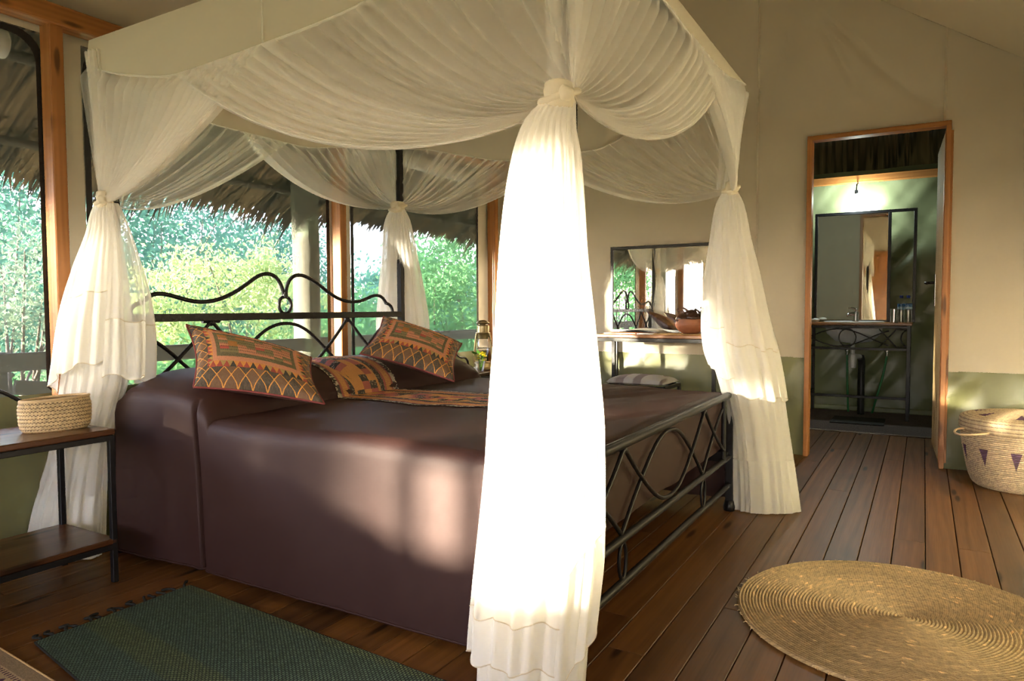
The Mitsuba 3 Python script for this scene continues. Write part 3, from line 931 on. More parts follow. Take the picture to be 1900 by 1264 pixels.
def tail_surface(corner, th0, th1, zbot, folds, seed, grow=1.0, depth=.62, nth=None, nz=44, ztop=None, shift=(0, 0)):
    (cx, cy), rows = TAILS[corner]
    rows = np.array(rows)[::-1]
    from scipy.interpolate import PchipInterpolator
    fl, fr = PchipInterpolator(rows[:, 0], rows[:, 1]), PchipInterpolator(rows[:, 0], rows[:, 2])
    z1 = rows[-1, 0] if ztop is None else ztop
    nth = nth or int((th1 - th0) / (2 * np.pi) * folds * 14)
    th = np.linspace(th0, th1, nth)
    zb = np.array([zbot(a) if callable(zbot) else zbot for a in th])
    t = np.linspace(0, 1, nz)
    Zg = z1 + (zb[:, None] - z1) * t[None]
    Zg = np.clip(Zg, rows[0, 0], rows[-1, 0])
    lo, hi = fl(Zg), fr(Zg)
    c, hw = (lo + hi) / 2, (hi - lo) / 2 * grow
    TH = th[:, None] + 0 * Zg
    open_ = np.clip((z1 - Zg) / .5, .0, 1)
    cq, sq = np.cos(TH), np.sin(TH)
    n1 = nfbm(np.stack([cq * 1.9 + 3, sq * 1.9 + seed, Zg * .55], -1), 3) - .5
    n2 = np.abs(nnoise(np.stack([cq * 3.4 + 9, sq * 3.4 + seed, Zg * .4], -1)) - .5) * 2
    wv = np.sin(folds * TH + 5 * (nnoise(np.stack([cq * 1.3, sq * 1.3 + seed, Zg * .5], -1)) - .5))
    pl_ = 1 + open_ * (.42 * n1 - .10 * (1 - n2) ** 3 + .045 * wv) + .05 * np.sin(26 * TH + 4 * n1) * np.exp(-(z1 - Zg) / .3)
    lat, dep = hw * np.cos(TH) * pl_, hw * depth * np.sin(TH) * pl_
    P = np.zeros(Zg.shape + (3,))
    P += np.array([cx, cy, 0]) + FA * ((-.03 + .17 * sm((1.52 - Zg) / .45)) if corner == 'HR' else (-.03 + 0 * Zg))[..., None] + (c + lat + shift[0])[..., None] * RA - (dep + shift[1])[..., None] * FA
    P[..., 2] = Zg
    return P


def tail(corner, skirts, seed, folds=17):
    P = tail_surface(corner, 0, 2 * np.pi, .26, folds, seed)
    part(net, 'tail', grid(np.concatenate([P, P[:1]], 0)), M['net_bunched'], True)
    Q = tail_surface(corner, 0, 2 * np.pi, .006, folds, seed, ztop=None)
    k = np.argmin(np.abs(Q[0, :, 2] - .27))
    part(net, 'tail_border', grid(np.concatenate([Q[:, k:], Q[:1, k:]], 0)), M['net_hem'], True, label='opaque hem border of the tied net')
    P = tail_surface(corner, .4, 2 * np.pi + .1, .02, folds - 5, seed + 3, grow=.72)
    part(net, 'tail_core', grid(P), M['net_hem'], True)
    for i, (a, b, zl, zr, g, bandh) in enumerate(skirts):
        fn = lambda th, a=a, b=b, zl=zl, zr=zr: zl + (zr - zl) * sm((th - a) / (b - a)) + .010 * math.sin(th * 9)
        S = tail_surface(corner, a, b, fn, folds, seed + 11 * i + 1, grow=g, nz=60, depth=.66)
        z = S[..., 2]
        kk = 60 - max(4, int(60 * bandh / (z[:, 0].mean() - z[:, -1].mean())))
        part(net, 'tail', grid(S[:, :kk + 1]), M['net_bunched'], True)
        part(net, 'tail_border', grid(S[:, kk:]), M['net_hem'], True, label='opaque hem border of the tied net')
        for row in (kk, -1):
            part(net, 'border_stitching', tube(S[:, row], .0018, 5), M['stitching'], True)
    K = KN[corner]
    rows = TAILS[corner][1]
    cc = np.array([*TAILS[corner][0], rows[0][0]]) - FA * .03 + RA * (rows[0][1] + rows[0][2]) / 2
    hw = (rows[0][2] - rows[0][1]) / 2
    tie = numbered(f'{net}__tie')
    prof = [(hw * .9, -.035), (hw * 1.12, -.030), (hw * 1.18, -.012), (hw * 1.10, 0), (hw * 1.18, .012), (hw * 1.1, .03), (hw * .85, .036)]
    put(tie, lathe(prof, 24, cc + np.array([0, 0, .012]), 1, .85), M['tie'], True)
    labels[tie] = {'label': 'knotted cotton tie'}
    kp = cc - FA * hw * .95 + RA * hw * .35 + np.array([0, 0, .01])
    kb = trimesh.creation.icosphere(3, .022)
    kv = np.array(kb.vertices) * [1.1, .8, .9]
    kv = kv * (1 + .35 * (nfbm(kv * 55 + seed, 2)[:, None] - .5))
    part(tie, 'knot', tm(kv + kp, kb.faces), M['tie'], True)
    a = np.linspace(0, 2 * np.pi, 40, endpoint=False)
    part(tie, 'twisted_band', tube(cc + np.outer(np.cos(a), RA) * hw * 1.22 + np.outer(np.sin(a), FA) * hw * 1.05 + np.outer(.012 + .016 * np.sin(a + 1), [0, 0, 1.]), .009, 7, True), M['tie'], True)


pi = math.pi
# (from, to angle; hem height at each end; growth; border depth). Angle 0 = right of the view, pi/2 = towards the camera, pi = left
tail('FL', [(.35 * pi, 1.25 * pi, .10, .115, 1.10, .16), (-.15 * pi, .42 * pi, .34, .05, 1.03, .30)], 21)
tail('FR', [(.35 * pi, .78 * pi, .555, .575, 1.12, .27), (.72 * pi, 1.35 * pi, .65, .78, 1.22, .24), (-.1 * pi, .42 * pi, .54, .56, 1.05, .26)], 31)
tail('HL', [(.30 * pi, 1.2 * pi, .80, .66, 1.28, .32), (-.35 * pi, .34 * pi, .70, .74, 1.75, .24)], 41)
tail('HR', [(.1 * pi, .48 * pi, .60, .40, 1.05, .3), (.60 * pi, 1.2 * pi, .50, .55, 1.06, .3)], 51, folds=13)
# ------------------------------------------------------------------ bedside tables
def board(x0, x1, y0, y1, z0, z1, seed=0, b=.004, along='x'):
    m = box(x0, x1, y0, y1, z0, z1, b)
    v = np.array(m.vertices)
    uv = np.stack([v[:, 0], v[:, 1]], 1) if along == 'x' else np.stack([v[:, 1], v[:, 0]], 1)
    return m, uv + np.array([seed * 3.1, seed * 3.0 + 60.3])


def bedside(label, x0, x1, y0, y1, zt, seed):
    t = thing('bedside_table', label, 'table', 'iron bedside tables')
    m, uv = board(x0, x1, y0, y1, zt - .022, zt, seed)
    part(t, 'tabletop', m, M['dark_wood'], uv=uv, label='dark wooden top')
    i = .012
    fr = [((x0 + i, y0 + i), (x1 - i, y0 + i)), ((x1 - i, y0 + i), (x1 - i, y1 - i)), ((x1 - i, y1 - i), (x0 + i, y1 - i)), ((x0 + i, y1 - i), (x0 + i, y0 + i))]
    for nm, z in (('top_frame', zt - .033), ('shelf_frame', .132)):
        part(t, nm, join([sqbar((*a, z), (*b, z), .020) for a, b in fr]), M['iron'])
    for x, y in ((x0 + i, y0 + i), (x1 - i, y0 + i), (x1 - i, y1 - i), (x0 + i, y1 - i)):
        part(t, 'leg', sqbar((x, y, 0), (x, y, zt - .024), .020), M['iron'])
    m, uv = board(x0 + .002, x1 - .002, y0 + .002, y1 - .002, .143, .163, seed + 3)
    part(t, 'shelf', m, M['dark_wood'], uv=uv, label='dark wooden lower shelf')
    xc, w, yb = (x0 + x1) / 2, (x1 - x0) / 2, y1 - i
    pts = [(xc - w + i, yb, zt - .02), (xc - w + .02, yb, zt + .045), (xc - w + .06, yb, zt + .072), (xc - w * .62, yb, zt + .074), (xc - w * .35, yb, zt + .11), (xc, yb, zt + .15),
           (xc + w * .35, yb, zt + .11), (xc + w * .62, yb, zt + .074), (xc + w - .06, yb, zt + .072), (xc + w - .02, yb, zt + .045), (xc + w - i, yb, zt - .02)]
    part(t, 'back_scroll', tube(smooth_path(pts, 70), .0075, 8), M['iron'], True)
    return t


bedside('dark wooden bedside table left of the bed, open basket on top', .98, 1.492, 2.54, 2.905, .566, 1)
bedside('dark bedside table at the far side of the bed, under the lantern', 3.80, 4.34, 2.54, 2.90, .566, 7)

# open oval palm basket on the near bedside table
bk = thing('woven_basket', 'small oval open-weave palm basket on the left bedside table', 'basket')


def weave_fn(c1, c2, rows, period, z0=0.0, cx=0.0, cy=0.0):
    def fn(p, n, uv):
        a = uv.x * period
        r = uv.y * rows
        fr = r - dr.floor(r)
        odd = dr.floor(r) * .5
        fa = (a + odd) - dr.floor(a + odd)
        hole = smoothstep(.34, .18, dr.abs(fr - .02)) * smoothstep(.28, .17, dr.abs(fa - .5))
        hole2 = smoothstep(.34, .18, dr.abs(fr - 1.02)) * smoothstep(.28, .17, dr.abs(fa - .5))
        tone = .8 + .35 * cell_rand(dr.floor(a + odd), dr.floor(r), 2)
        return mix(mi.Color3f(c1) * tone, c2, dr.maximum(hole, hole2) * .85)
    return fn


def coil_vessel(prof, n, rows, bulge, c, sx=1., sy=1., sub=6):
    """Coiled basket wall: every coil is a rounded ridge."""
    prof = np.array(prof, float)
    s = np.concatenate([[0], np.cumsum(np.linalg.norm(np.diff(prof, axis=0), axis=1))])
    u = np.linspace(0, s[-1], rows * sub + 1)
    from scipy.interpolate import PchipInterpolator
    P = np.stack([PchipInterpolator(s, prof[:, k])(u) for k in (0, 1)], 1)
    tn = np.gradient(P, axis=0)
    tn /= np.linalg.norm(tn, axis=1, keepdims=True)
    nr = np.stack([tn[:, 1], -tn[:, 0]], 1)
    ph = (u / s[-1] * rows) % 1
    P = P + nr * (bulge * np.sin(np.pi * ph))[:, None]
    a = np.linspace(0, 2 * np.pi, n + 1)
    v = np.stack([P[:, None, 0] * np.cos(a) * sx, P[:, None, 0] * np.sin(a) * sy, np.broadcast_to(P[:, None, 1], (len(P), n + 1))], -1) + np.asarray(c)
    uv = np.stack([np.broadcast_to(a / (2 * np.pi), (len(P), n + 1)), np.broadcast_to((u / s[-1])[:, None], (len(P), n + 1))], -1)
    return grid(v.transpose(1, 0, 2)), uv.transpose(1, 0, 2).reshape(-1, 2)


mat('palm_weave', two(principled(proc(weave_fn((.54, .385, .21), (.06, .03, .01), 9, 52)), .6)))
mat('palm', two(principled((.60, .43, .24), .6)))
BC, BS = np.array([1.372, 2.705, .566]), (1.0, .52)
m, uv = coil_vessel([(.098, 0), (.108, .012), (.113, .04), (.114, .08), (.108, .112)], 72, 9, .0026, (0, 0, 0), *BS)
rot = trimesh.transformations.rotation_matrix(math.radians(-14), [0, 0, 1])
m.apply_transform(rot)
m.apply_translation(BC + [0, 0, .002])
part(bk, 'woven_wall', m, M['palm_weave'], True, uv=uv)
a = np.linspace(0, 2 * np.pi, 60, endpoint=False)
rim = tube(np.stack([.108 * np.cos(a), .108 * .52 * np.sin(a), .113 + .004 * np.cos(a)], 1), .0048, 7, True)
rim.apply_transform(rot)
rim.apply_translation(BC + [0, 0, .002])
part(bk, 'rim', rim, M['palm'], True)
bt = lathe([(0, .003), (.09, .003), (.10, .0), (.0, 0)], 48, (0, 0, 0), *BS)
bt.apply_transform(rot)
bt.apply_translation(BC)
part(bk, 'base', bt, M['palm'], True)

# hurricane lantern and flowers on the far bedside table
LC = np.array([4.205, 2.68, .566])
ln = thing('lantern', 'brass hurricane lantern with glass chimney beyond the right cushion', 'lantern')
part(ln, 'tank', lathe([(0, 0), (.072, 0), (.078, .006), (.070, .012), (.062, .020), (.066, .045), (.060, .052), (.03, .058), (0, .058)], 32, LC), M['brass'], True)
part(ln, 'burner', lathe([(.024, .055), (.026, .075), (.020, .085), (.030, .09), (.026, .10), (0, .10)], 24, LC), M['brass'], True)
part(ln, 'glass_globe', lathe([(.026, .10), (.040, .125), (.048, .155), (.043, .19), (.032, .215), (.03, .225)], 28, LC), M['glass'], True, label='clear glass globe')
part(ln, 'chimney', lathe([(.036, .215), (.040, .22), (.040, .252), (.050, .254), (.050, .258), (.043, .262), (.044, .305), (.040, .31), (.03, .312)], 32, LC), M['brass'], True)
part(ln, 'cap', lathe([(.022, .312), (.022, .325), (.050, .322), (.046, .33), (.025, .345), (0, .350)], 32, LC), M['brass'], True)
for sgn in (-1, 1):
    pts = [LC + RA * sgn * q + np.array([0, 0, z]) for q, z in ((.055, .02), (.062, .06), (.058, .14), (.050, .22), (.042, .262))]
    part(ln, 'side_tube', tube(smooth_path(pts, 20), .0075, 9), M['brass'], True)
pts = [LC + RA * q + np.array([0, 0, z]) - FA * .01 for q, z in ((.045, .24), (.066, .17), (.086, .11), (.088, .07), (.060, .05))]
part(ln, 'bail_wire', tube(smooth_path(pts, 24), .0018, 5), M['iron'], True)
pts = [LC + RA * .046 * math.cos(q) - FA * .046 * math.sin(q) + np.array([0, 0, .15]) for q in np.linspace(0, 2 * np.pi, 24, endpoint=False)]
part(ln, 'globe_guard', tube(pts, .0015, 5, True), M['iron'], True)

VC = np.array([4.02, 2.585, .566])
vs = thing('flower_vase', 'small clear glass with a posy of yellow flowers beside the lantern', 'vase')
part(vs, 'glass', lathe([(0, 0), (.022, 0), (.024, .004), (.034, .075), (.033, .075), (.022, .008), (0, .008)], 28, VC), M['glass'], True, label='clear tapered glass')
mat('petal', {'type': 'principledthin', 'base_color': rgb(.70, .58, .03), 'roughness': .6, 'diff_trans': .8})
mat('leaf_vase', {'type': 'principledthin', 'base_color': rgb(.07, .19, .03), 'roughness': .4, 'diff_trans': .7})
rg = np.random.RandomState(2)
for k in range(9):
    d = np.array([rg.uniform(-.06, .06), rg.uniform(-.045, .045), rg.uniform(.075, .135)])
    c = VC + d
    fl = []
    for j in range(6):
        q = j * np.pi / 3 + rg.uniform(0, 1)
        u_ = np.array([math.cos(q), math.sin(q), rg.uniform(-.2, .5)]) * .017
        w_ = np.array([-math.sin(q), math.cos(q), 0]) * .007
        fl.append(tm([c, c + u_ * .6 + w_, c + u_ + [0, 0, .004], c + u_ * .6 - w_], [[0, 1, 2], [0, 2, 3]]))
    fl.append(trimesh.creation.icosphere(1, .005).apply_translation(c + [0, 0, .003]))
    part(vs, 'flower', join(fl), M['petal'], label='yellow flower')
    part(vs, 'stem', tube(smooth_path([VC + [d[0] * .15, d[1] * .15, .01], VC + [d[0] * .5, d[1] * .5, .06], c], 8), .0013, 5), M['leaf_vase'], True)
for k in range(8):
    q = rg.uniform(0, 6.28)
    c = VC + np.array([math.cos(q) * .03, math.sin(q) * .03, rg.uniform(.08, .13)])
    u_ = np.array([math.cos(q), math.sin(q), rg.uniform(-.3, .9)]) * rg.uniform(.035, .05)
    w_ = np.array([-math.sin(q), math.cos(q), 0]) * .014
    part(vs, 'leaf', tm([c, c + u_ * .5 + w_, c + u_, c + u_ * .5 - w_, c + u_ * .5 - [0, 0, .004]], [[0, 1, 4], [1, 2, 4], [2, 3, 4], [3, 0, 4]]), M['leaf_vase'], True, label='green leaf')

# ------------------------------------------------------------------ dressing desk against the door wall
ZD = .812
dx0, dx1, dy0, dy1 = 4.62, 5.035, 1.16, 2.01
dk_ = thing('desk', 'wooden dressing desk on black iron legs against the end wall', 'desk')
m, uv = board(dx0, dx1, dy0, dy1, ZD - .024, ZD, 9, along='y')
part(dk_, 'desktop', m, M['desk_wood'], uv=uv, label='orange-brown wooden top')
for x in (dx0 + .015, dx1 - .015):
    for y in (dy0 + .015, dy1 - .14 if x < 4.8 else dy1 - .005):
        part(dk_, 'leg', sqbar((x, y, 0), (x, y, ZD - .025), .024), M['iron'])
part(dk_, 'apron_frame', join([sqbar((dx0 + .012, dy0 + .01, ZD - .038), (dx0 + .012, dy1 - .01, ZD - .038), .026), sqbar((dx1 - .012, dy0 + .01, ZD - .038), (dx1 - .012, dy1 - .01, ZD - .038), .026),
                                sqbar((dx0 + .012, dy0 + .012, ZD - .038), (dx1 - .012, dy0 + .012, ZD - .038), .026), sqbar((dx0 + .012, dy1 - .14, ZD - .038), (dx1 - .012, dy1 - .14, ZD - .038), .026)]), M['iron'])
part(dk_, 'stretcher', sqbar((dx1 - .015, dy0 + .01, .16), (dx1 - .015, dy1 - .14, .16), .02), M['iron'])

mr = thing('dressing_mirror', 'wide black-framed mirror standing on the dressing desk', 'mirror')
mx, my0, my1, mz0, mz1 = 5.02, 1.20, 2.040, ZD + .001, 1.440
mfr = f'{mr}__frame'
put(mfr, join([sqbar((mx, my0, mz0 + .01), (mx, my0, mz1), .022), sqbar((mx, my1, mz0 + .01), (mx, my1, mz1), .022), sqbar((mx, my0 - .011, mz1), (mx, my1 + .011, mz1), .022), sqbar((mx, my0 - .011, mz0 + .011), (mx, my1 + .011, mz0 + .011), .022)]), M['iron'])
part(mr, 'glass', box(mx - .003, mx + .003, my0 + .010, my1 - .010, mz0 + .02, mz1 - .010, .001), M['mirror'], label='mirror glass')
part(mr, 'backing_board', box(mx + .004, mx + .010, my0, my1, mz0 + .012, mz1), M['black_plastic'])

# things on the desk
mg = thing('magazine', 'orange-covered booklet lying at the left end of the desk', 'book')
part(mg, 'cover', box(4.655, 4.80, 1.72, 1.955, ZD, ZD + .010, .002), principled((.50, .17, .07), .35))
part(mg, 'pages', box(4.658, 4.803, 1.722, 1.950, ZD + .002, ZD + .008, .001), principled((.75, .72, .66), .7))
mg2 = thing('magazine', 'pale folded magazine lying in front of the mirror', 'magazine')
v = np.linspace(0, 1, 14)
P = np.stack([np.stack([4.84 + .17 * a_ + 0 * v, 1.60 + .33 * v, ZD + .004 + .022 * np.sin(v * np.pi) ** .7 + .006 * a_], -1) for a_ in np.linspace(0, 1, 8)], 0)
part(mg2, 'cover', grid(P), two(principled((.62, .58, .52), .4)), True)
part(mg2, 'pages', grid(P - np.array([0, 0, .004])), two(principled((.30, .29, .27), .5)), True)
pp = thing('paper', 'white folded paper lying beside the orange booklet', 'paper')
put(pp, box(4.66, 4.74, 1.595, 1.712, ZD, ZD + .007, .001), principled((.82, .83, .84), .6))
tmx = thing('table_mat', 'straw table mat under the clay bowl on the desk', 'mat')
mat('straw_mat_small', principled(proc(lambda p, n, uv: mix((.55, .38, .18), (.35, .22, .09), noise(p.x * 260, p.y * 26))), .8))
put(tmx, box(4.66, 4.92, 1.25, 1.60, ZD, ZD + .005, .002), M['straw_mat_small'])
bo = thing('clay_bowl', 'round terracotta bowl holding dark carved gourds on the desk', 'bowl')
mat('terracotta', principled(proc(lambda p, n, uv: mix((.34, .125, .06), (.22, .075, .035), fbm(p.x * 30, p.y * 30, p.z * 30, 2))), .55))
BO = np.array([4.79, 1.375, ZD + .005])
part(bo, 'bowl', lathe([(0, 0), (.045, 0), (.075, .016), (.098, .045), (.102, .068), (.094, .092), (.099, .100), (.093, .101), (.086, .092), (.092, .066), (.07, .022), (0, .012)], 48, BO), M['terracotta'], True)
mat('gourd', principled(proc(lambda p, n, uv: mix((.055, .022, .014), (.02, .009, .007), fbm(p.x * 40, p.y * 40, p.z * 40, 2))), .25))
for k, (a_, b_, c_, r_) in enumerate([(-.035, .045, .100, .042), (.02, .03, .108, .045), (.03, -.045, .102, .042), (-.04, -.025, .110, .040), (.0, -.005, .130, .038)]):
    gd = thing('gourd', ['dark brown gourd in the clay bowl, lying left at the back', 'dark brown gourd in the clay bowl, lying left at the front', 'dark brown gourd at the right rim of the clay bowl', 'dark brown gourd at the back rim of the clay bowl', 'dark brown gourd crowning the pile in the clay bowl'][k], 'gourd', 'gourds in the clay bowl')
    s_ = trimesh.creation.icosphere(3, r_)
    q = np.array(s_.vertices)
    q *= np.array([1, 1.15, .85])
    q += (nfbm(q * 40 + k * 7, 2)[:, None] - .5) * .012
    c0 = BO + [a_, b_, c_]
    part(gd, 'body', tm(q + c0, s_.faces), M['gourd'], True)
    dirn = np.array([math.cos(k * 2.0) * .6, math.sin(k * 2.0), .9])
    part(gd, 'stalk', tube(smooth_path([c0 + dirn * r_ * .7, c0 + dirn * r_ * 1.15, c0 + dirn * r_ * 1.35 + [0, .012, .002]], 8), [.009, .008, .007, .006, .006, .006, .007, .008], 7), M['gourd'], True)

# stool pushed under the desk
st = thing('stool', 'black iron stool with a pale grey cushion pushed under the desk', 'stool')
mat('grey_cushion', principled(proc(lambda p, n, uv: mix((.45, .44, .43), (.24, .20, .20), smoothstep(.45, .55, noise(p.y * 26, p.x * 3)))), .8))
sx0, sx1, sy0, sy1 = 4.30, 4.62, 1.40, 1.80
n_ = 20
A_, B_ = np.meshgrid(np.linspace(0, 1, n_), np.linspace(0, 1, n_), indexing='ij')
pf = (np.clip(4 * A_ * (1 - A_), 0, 1) * np.clip(4 * B_ * (1 - B_), 0, 1)) ** .35
for nm, sg in (('cushion_top', 1), ('cushion_bottom', -.4)):
    part(st, nm, grid(np.stack([sx0 + (sx1 - sx0) * A_, sy0 + (sy1 - sy0) * B_, .512 + sg * .045 * pf], -1)), M['grey_cushion'], True)
part(st, 'seat_frame', join([sqbar((sx0, y, .488), (sx1, y, .488), .022) for y in (sy0, sy1)] + [sqbar((x, sy0, .488), (x, sy1, .488), .022) for x in (sx0, sx1)]), M['iron'])
for x in (sx0, sx1):
    for y in (sy0, sy1):
        part(st, 'leg', sqbar((x, y, 0), (x, y, .49), .022), M['iron'])

# ------------------------------------------------------------------ rugs and the laundry basket
rug = thing('rug', 'dark green woven rug with black fringe beside the bed', 'rug')


def rug_fn(p, n, uv):
    a, b = uv.x / .0105, uv.y / .0085
    row = dr.floor(b)
    fa = a + .5 * (row - 2 * dr.floor(row / 2))
    f1, f2 = fa - dr.floor(fa) - .5, b - row - .5
    d = smoothstep(.50, .25, dr.sqrt(dr.square(f1) + dr.square(f2) * 1.1))
    band = smoothstep(.55, .62, noise(uv.x * 6, 3)) * .5 + .5 * noise(uv.x * 2.3, 9)
    g = mix((.055, .11, .10), (.115, .145, .062), band)
    g = g * (.75 + .5 * cell_rand(dr.floor(fa), row))
    return mix((.010, .016, .018), g, d)


def rug_h(p, n, uv):
    a, b = uv.x / .0105, uv.y / .0085
    row = dr.floor(b)
    fa = a + .5 * (row - 2 * dr.floor(row / 2))
    f1, f2 = fa - dr.floor(fa) - .5, b - row - .5
    return smoothstep(.55, .1, dr.sqrt(dr.square(f1) + dr.square(f2))) * .0012


mat('rug_green', {'type': 'bumpmap', 'arbitrary': {'type': 'proc', **{k_: v_ for k_, v_ in proc(rug_h, 4e-4).items() if k_ != 'type'}}, 'b': two(principled(proc(rug_fn), .8))})
rc = [np.array([1.583, 2.262]), np.array([1.075, 2.275]), np.array([.865, 1.02]), np.array([1.495, 1.0])]
A_, B_ = np.meshgrid(np.linspace(0, 1, 40), np.linspace(0, 1, 90), indexing='ij')
Q = ((1 - A_) * (1 - B_))[..., None] * rc[0] + (A_ * (1 - B_))[..., None] * rc[1] + (A_ * B_)[..., None] * rc[2] + ((1 - A_) * B_)[..., None] * rc[3]
Zr = .0075 + .004 * nfbm(np.stack([Q[..., 0] * 5, Q[..., 1] * 5, Q[..., 0] * 0], -1))
uvq = np.stack([A_ * .52, B_ * 1.26], -1).reshape(-1, 2)
part(rug, 'weave', grid(np.concatenate([Q, Zr[..., None]], -1)), M['rug_green'], True, uv=uvq)
ed = np.concatenate([np.concatenate([Q[:, 0], Zr[:, :1] - .004], 1), np.concatenate([Q[-1, 1:], Zr[-1:, 1:].T - .004], 1), np.concatenate([Q[::-1, -1][1:], Zr[::-1, -1:][1:] - .004], 1), np.concatenate([Q[0, ::-1][1:-1], Zr[:1, ::-1].T[1:-1] - .004], 1)])
mat('rug_edge', principled((.012, .013, .012), .9))
part(rug, 'selvedge', tube(ed, .0042, 6, True), M['rug_edge'], True)
rg = np.random.RandomState(8)
for k in range(14):
    s_ = (k + .5) / 14
    a0 = rc[0] + (rc[1] - rc[0]) * s_
    d_ = np.array([rg.uniform(-.02, .02), .035])
    pts = [np.append(a0, .006), np.append(a0 + d_ * .6, .007), np.append(a0 + d_ * 1.2 + [rg.uniform(-.012, .012), 0], .006), np.append(a0 + d_ * 1.6 + [rg.uniform(-.025, .025), -.005], .005)]
    part(rug, 'tassel', tube(smooth_path(pts, 12), [.002, .003, .005, .006, .004, .0035, .0035, .004, .0045, .005, .005, .003], 6), M['rug_edge'], True, label='black knotted tassel')

rug2 = thing('rug', 'beige and purple patterned rug at the left front corner', 'rug')


def rug2_fn(p, n, uv):
    border = uv.x < .040
    zig = dr.abs((uv.y / .05) - dr.round(uv.y / .05)) * .05
    k = dr.select(dr.abs((uv.x - .075) - zig) < .011, 1., 0.)
    st_ = dr.select((dr.abs(uv.y / .014 - dr.round(uv.y / .014)) < .2) & (uv.x > .045) & (uv.x < .058), 1., 0.)
    rep = dr.select((uv.x > .11) & (noise(uv.x * 60, uv.y * 60) > .55), 1., 0.)
    col = mix((.34, .25, .16), (.055, .018, .05), dr.maximum(dr.maximum(k, st_), rep))
    col = dr.select(border, mi.Color3f(.22, .16, .10), col)
    return col * (.75 + .45 * noise(uv.x * 700, uv.y * 260))


mat('rug_beige', two(principled(proc(rug2_fn), .9)))
A_, B_ = np.meshgrid(np.linspace(0, 1, 24), np.linspace(0, 1, 60), indexing='ij')
q0, q1, q2, q3 = np.array([1.012, 2.46]), np.array([.30, 2.52]), np.array([.25, 1.60]), np.array([.955, 1.55])
Q = ((1 - A_) * (1 - B_))[..., None] * q0 + (A_ * (1 - B_))[..., None] * q1 + (A_ * B_)[..., None] * q2 + ((1 - A_) * B_)[..., None] * q3
part(rug2, 'weave', grid(np.concatenate([Q, np.full(Q.shape[:2] + (1,), .008)], -1)), M['rug_beige'], False, uv=np.stack([A_ * .7, B_ * .92], -1).reshape(-1, 2))
part(rug2, 'selvedge', tube(np.concatenate([Q[0], np.full((60, 1), .005)], 1), .0045, 6), M['palm'], True)

rm = thing('round_mat', 'round coiled straw mat on the plank floor at the right', 'mat')
C0, RM = np.array([2.535, .035]), .505


def rmat_fn(p, n, uv):
    dx, dy = p.x - C0[0], p.y - C0[1]
    r = dr.sqrt(dx * dx + dy * dy)
    a = dr.atan2(dy, dx)
    ringn = dr.floor(r / .0105)
    arc = a * r / .0085 + ringn * .37 + r * 40
    f = arc - dr.floor(arc)
    tone = .85 + .45 * cell_rand(dr.floor(arc), ringn, 4)
    spoke = smoothstep(.22, .05, dr.abs(f - .5))
    col = mix((.40, .285, .145), (.19, .115, .05), spoke * .5)
    big = .85 + .3 * noise(dx * 6, dy * 6)
    hi = dr.select(cell_rand(dr.floor(arc * .5), ringn, 8) > .97, 1.6, 1.)
    fr = r / .0105 - ringn
    gap = smoothstep(.18, .0, dr.minimum(fr, 1 - fr))
    return mix(col * tone * big * hi, (.10, .06, .025), gap * .45) * (.98 + .22 * cell_rand(ringn, 3))


mat('round_straw', principled(proc(rmat_fn), .62))
nr_ = 48
prof = []
for i in range(nr_):
    for t_ in np.linspace(0, 1, 5)[:-1]:
        prof.append((1e-4 + RM * (i + t_) / nr_, .009 + .0055 * math.sin(math.pi * t_)))
prof += [(RM, .009), (RM + .003, .004), (RM, .0005)]
m = lathe(prof, 160)
v = np.array(m.vertices)
wob = 1 + .012 * (nnoise(np.stack([v[:, 0] * 5, v[:, 1] * 5, v[:, 0] * 0], 1)) - .5) * (np.hypot(v[:, 0], v[:, 1]) / RM) ** 2
v[:, :2] *= wob[:, None]
part(rm, 'coils', tm(v + [C0[0], C0[1], 0], m.faces), M['round_straw'], 60)
fr_ = []
rg = np.random.RandomState(5)
for k in range(170):
    q = rg.uniform(0, 2 * np.pi)
    a0 = np.array([math.cos(q), math.sin(q)]) * RM * .998
    a1 = a0 * (1 + rg.uniform(.006, .022)) + rg.uniform(-.006, .006, 2)
    fr_.append(tube([np.append(C0 + a0, .007), np.append(C0 + (a0 + a1) / 2, .008), np.append(C0 + a1, rg.uniform(.003, .014))], .0011, 4))
part(rm, 'frayed_edge', join(fr_), M['palm'], kind='stuff')

lb = thing('laundry_basket', 'large lidded coiled basket with purple triangles by the doorway', 'basket')
LB = np.array([4.76, -.475])


def lb_fn(p, n, uv):
    a = uv.x * 6.2831853
    rows = 30.0
    r = uv.y * rows
    fr = r - dr.floor(r)
    st_ = uv.x * 190 + .5 * dr.floor(r)
    fs = st_ - dr.floor(st_)
    gap = smoothstep(.22, .05, dr.minimum(fr, 1 - fr)) * smoothstep(.46, .3, dr.abs(fs - .5))
    col = mi.Color3f(.47, .35, .21) * (.75 + .4 * cell_rand(dr.floor(st_), dr.floor(r), 3))
    # triangles pointing down
    k = uv.x * 11 + .28
    t = dr.abs(k - dr.floor(k) - .5)
    hgt = (uv.y - .42) / .30
    tri = (hgt > 0) & (hgt < 1) & (t < .16 * hgt)
    col = dr.select(tri, mi.Color3f(.06, .022, .055) * (.8 + .5 * cell_rand(dr.floor(st_), dr.floor(r), 6)), col)
    return mix(col, (.10, .05, .02), gap * .8)


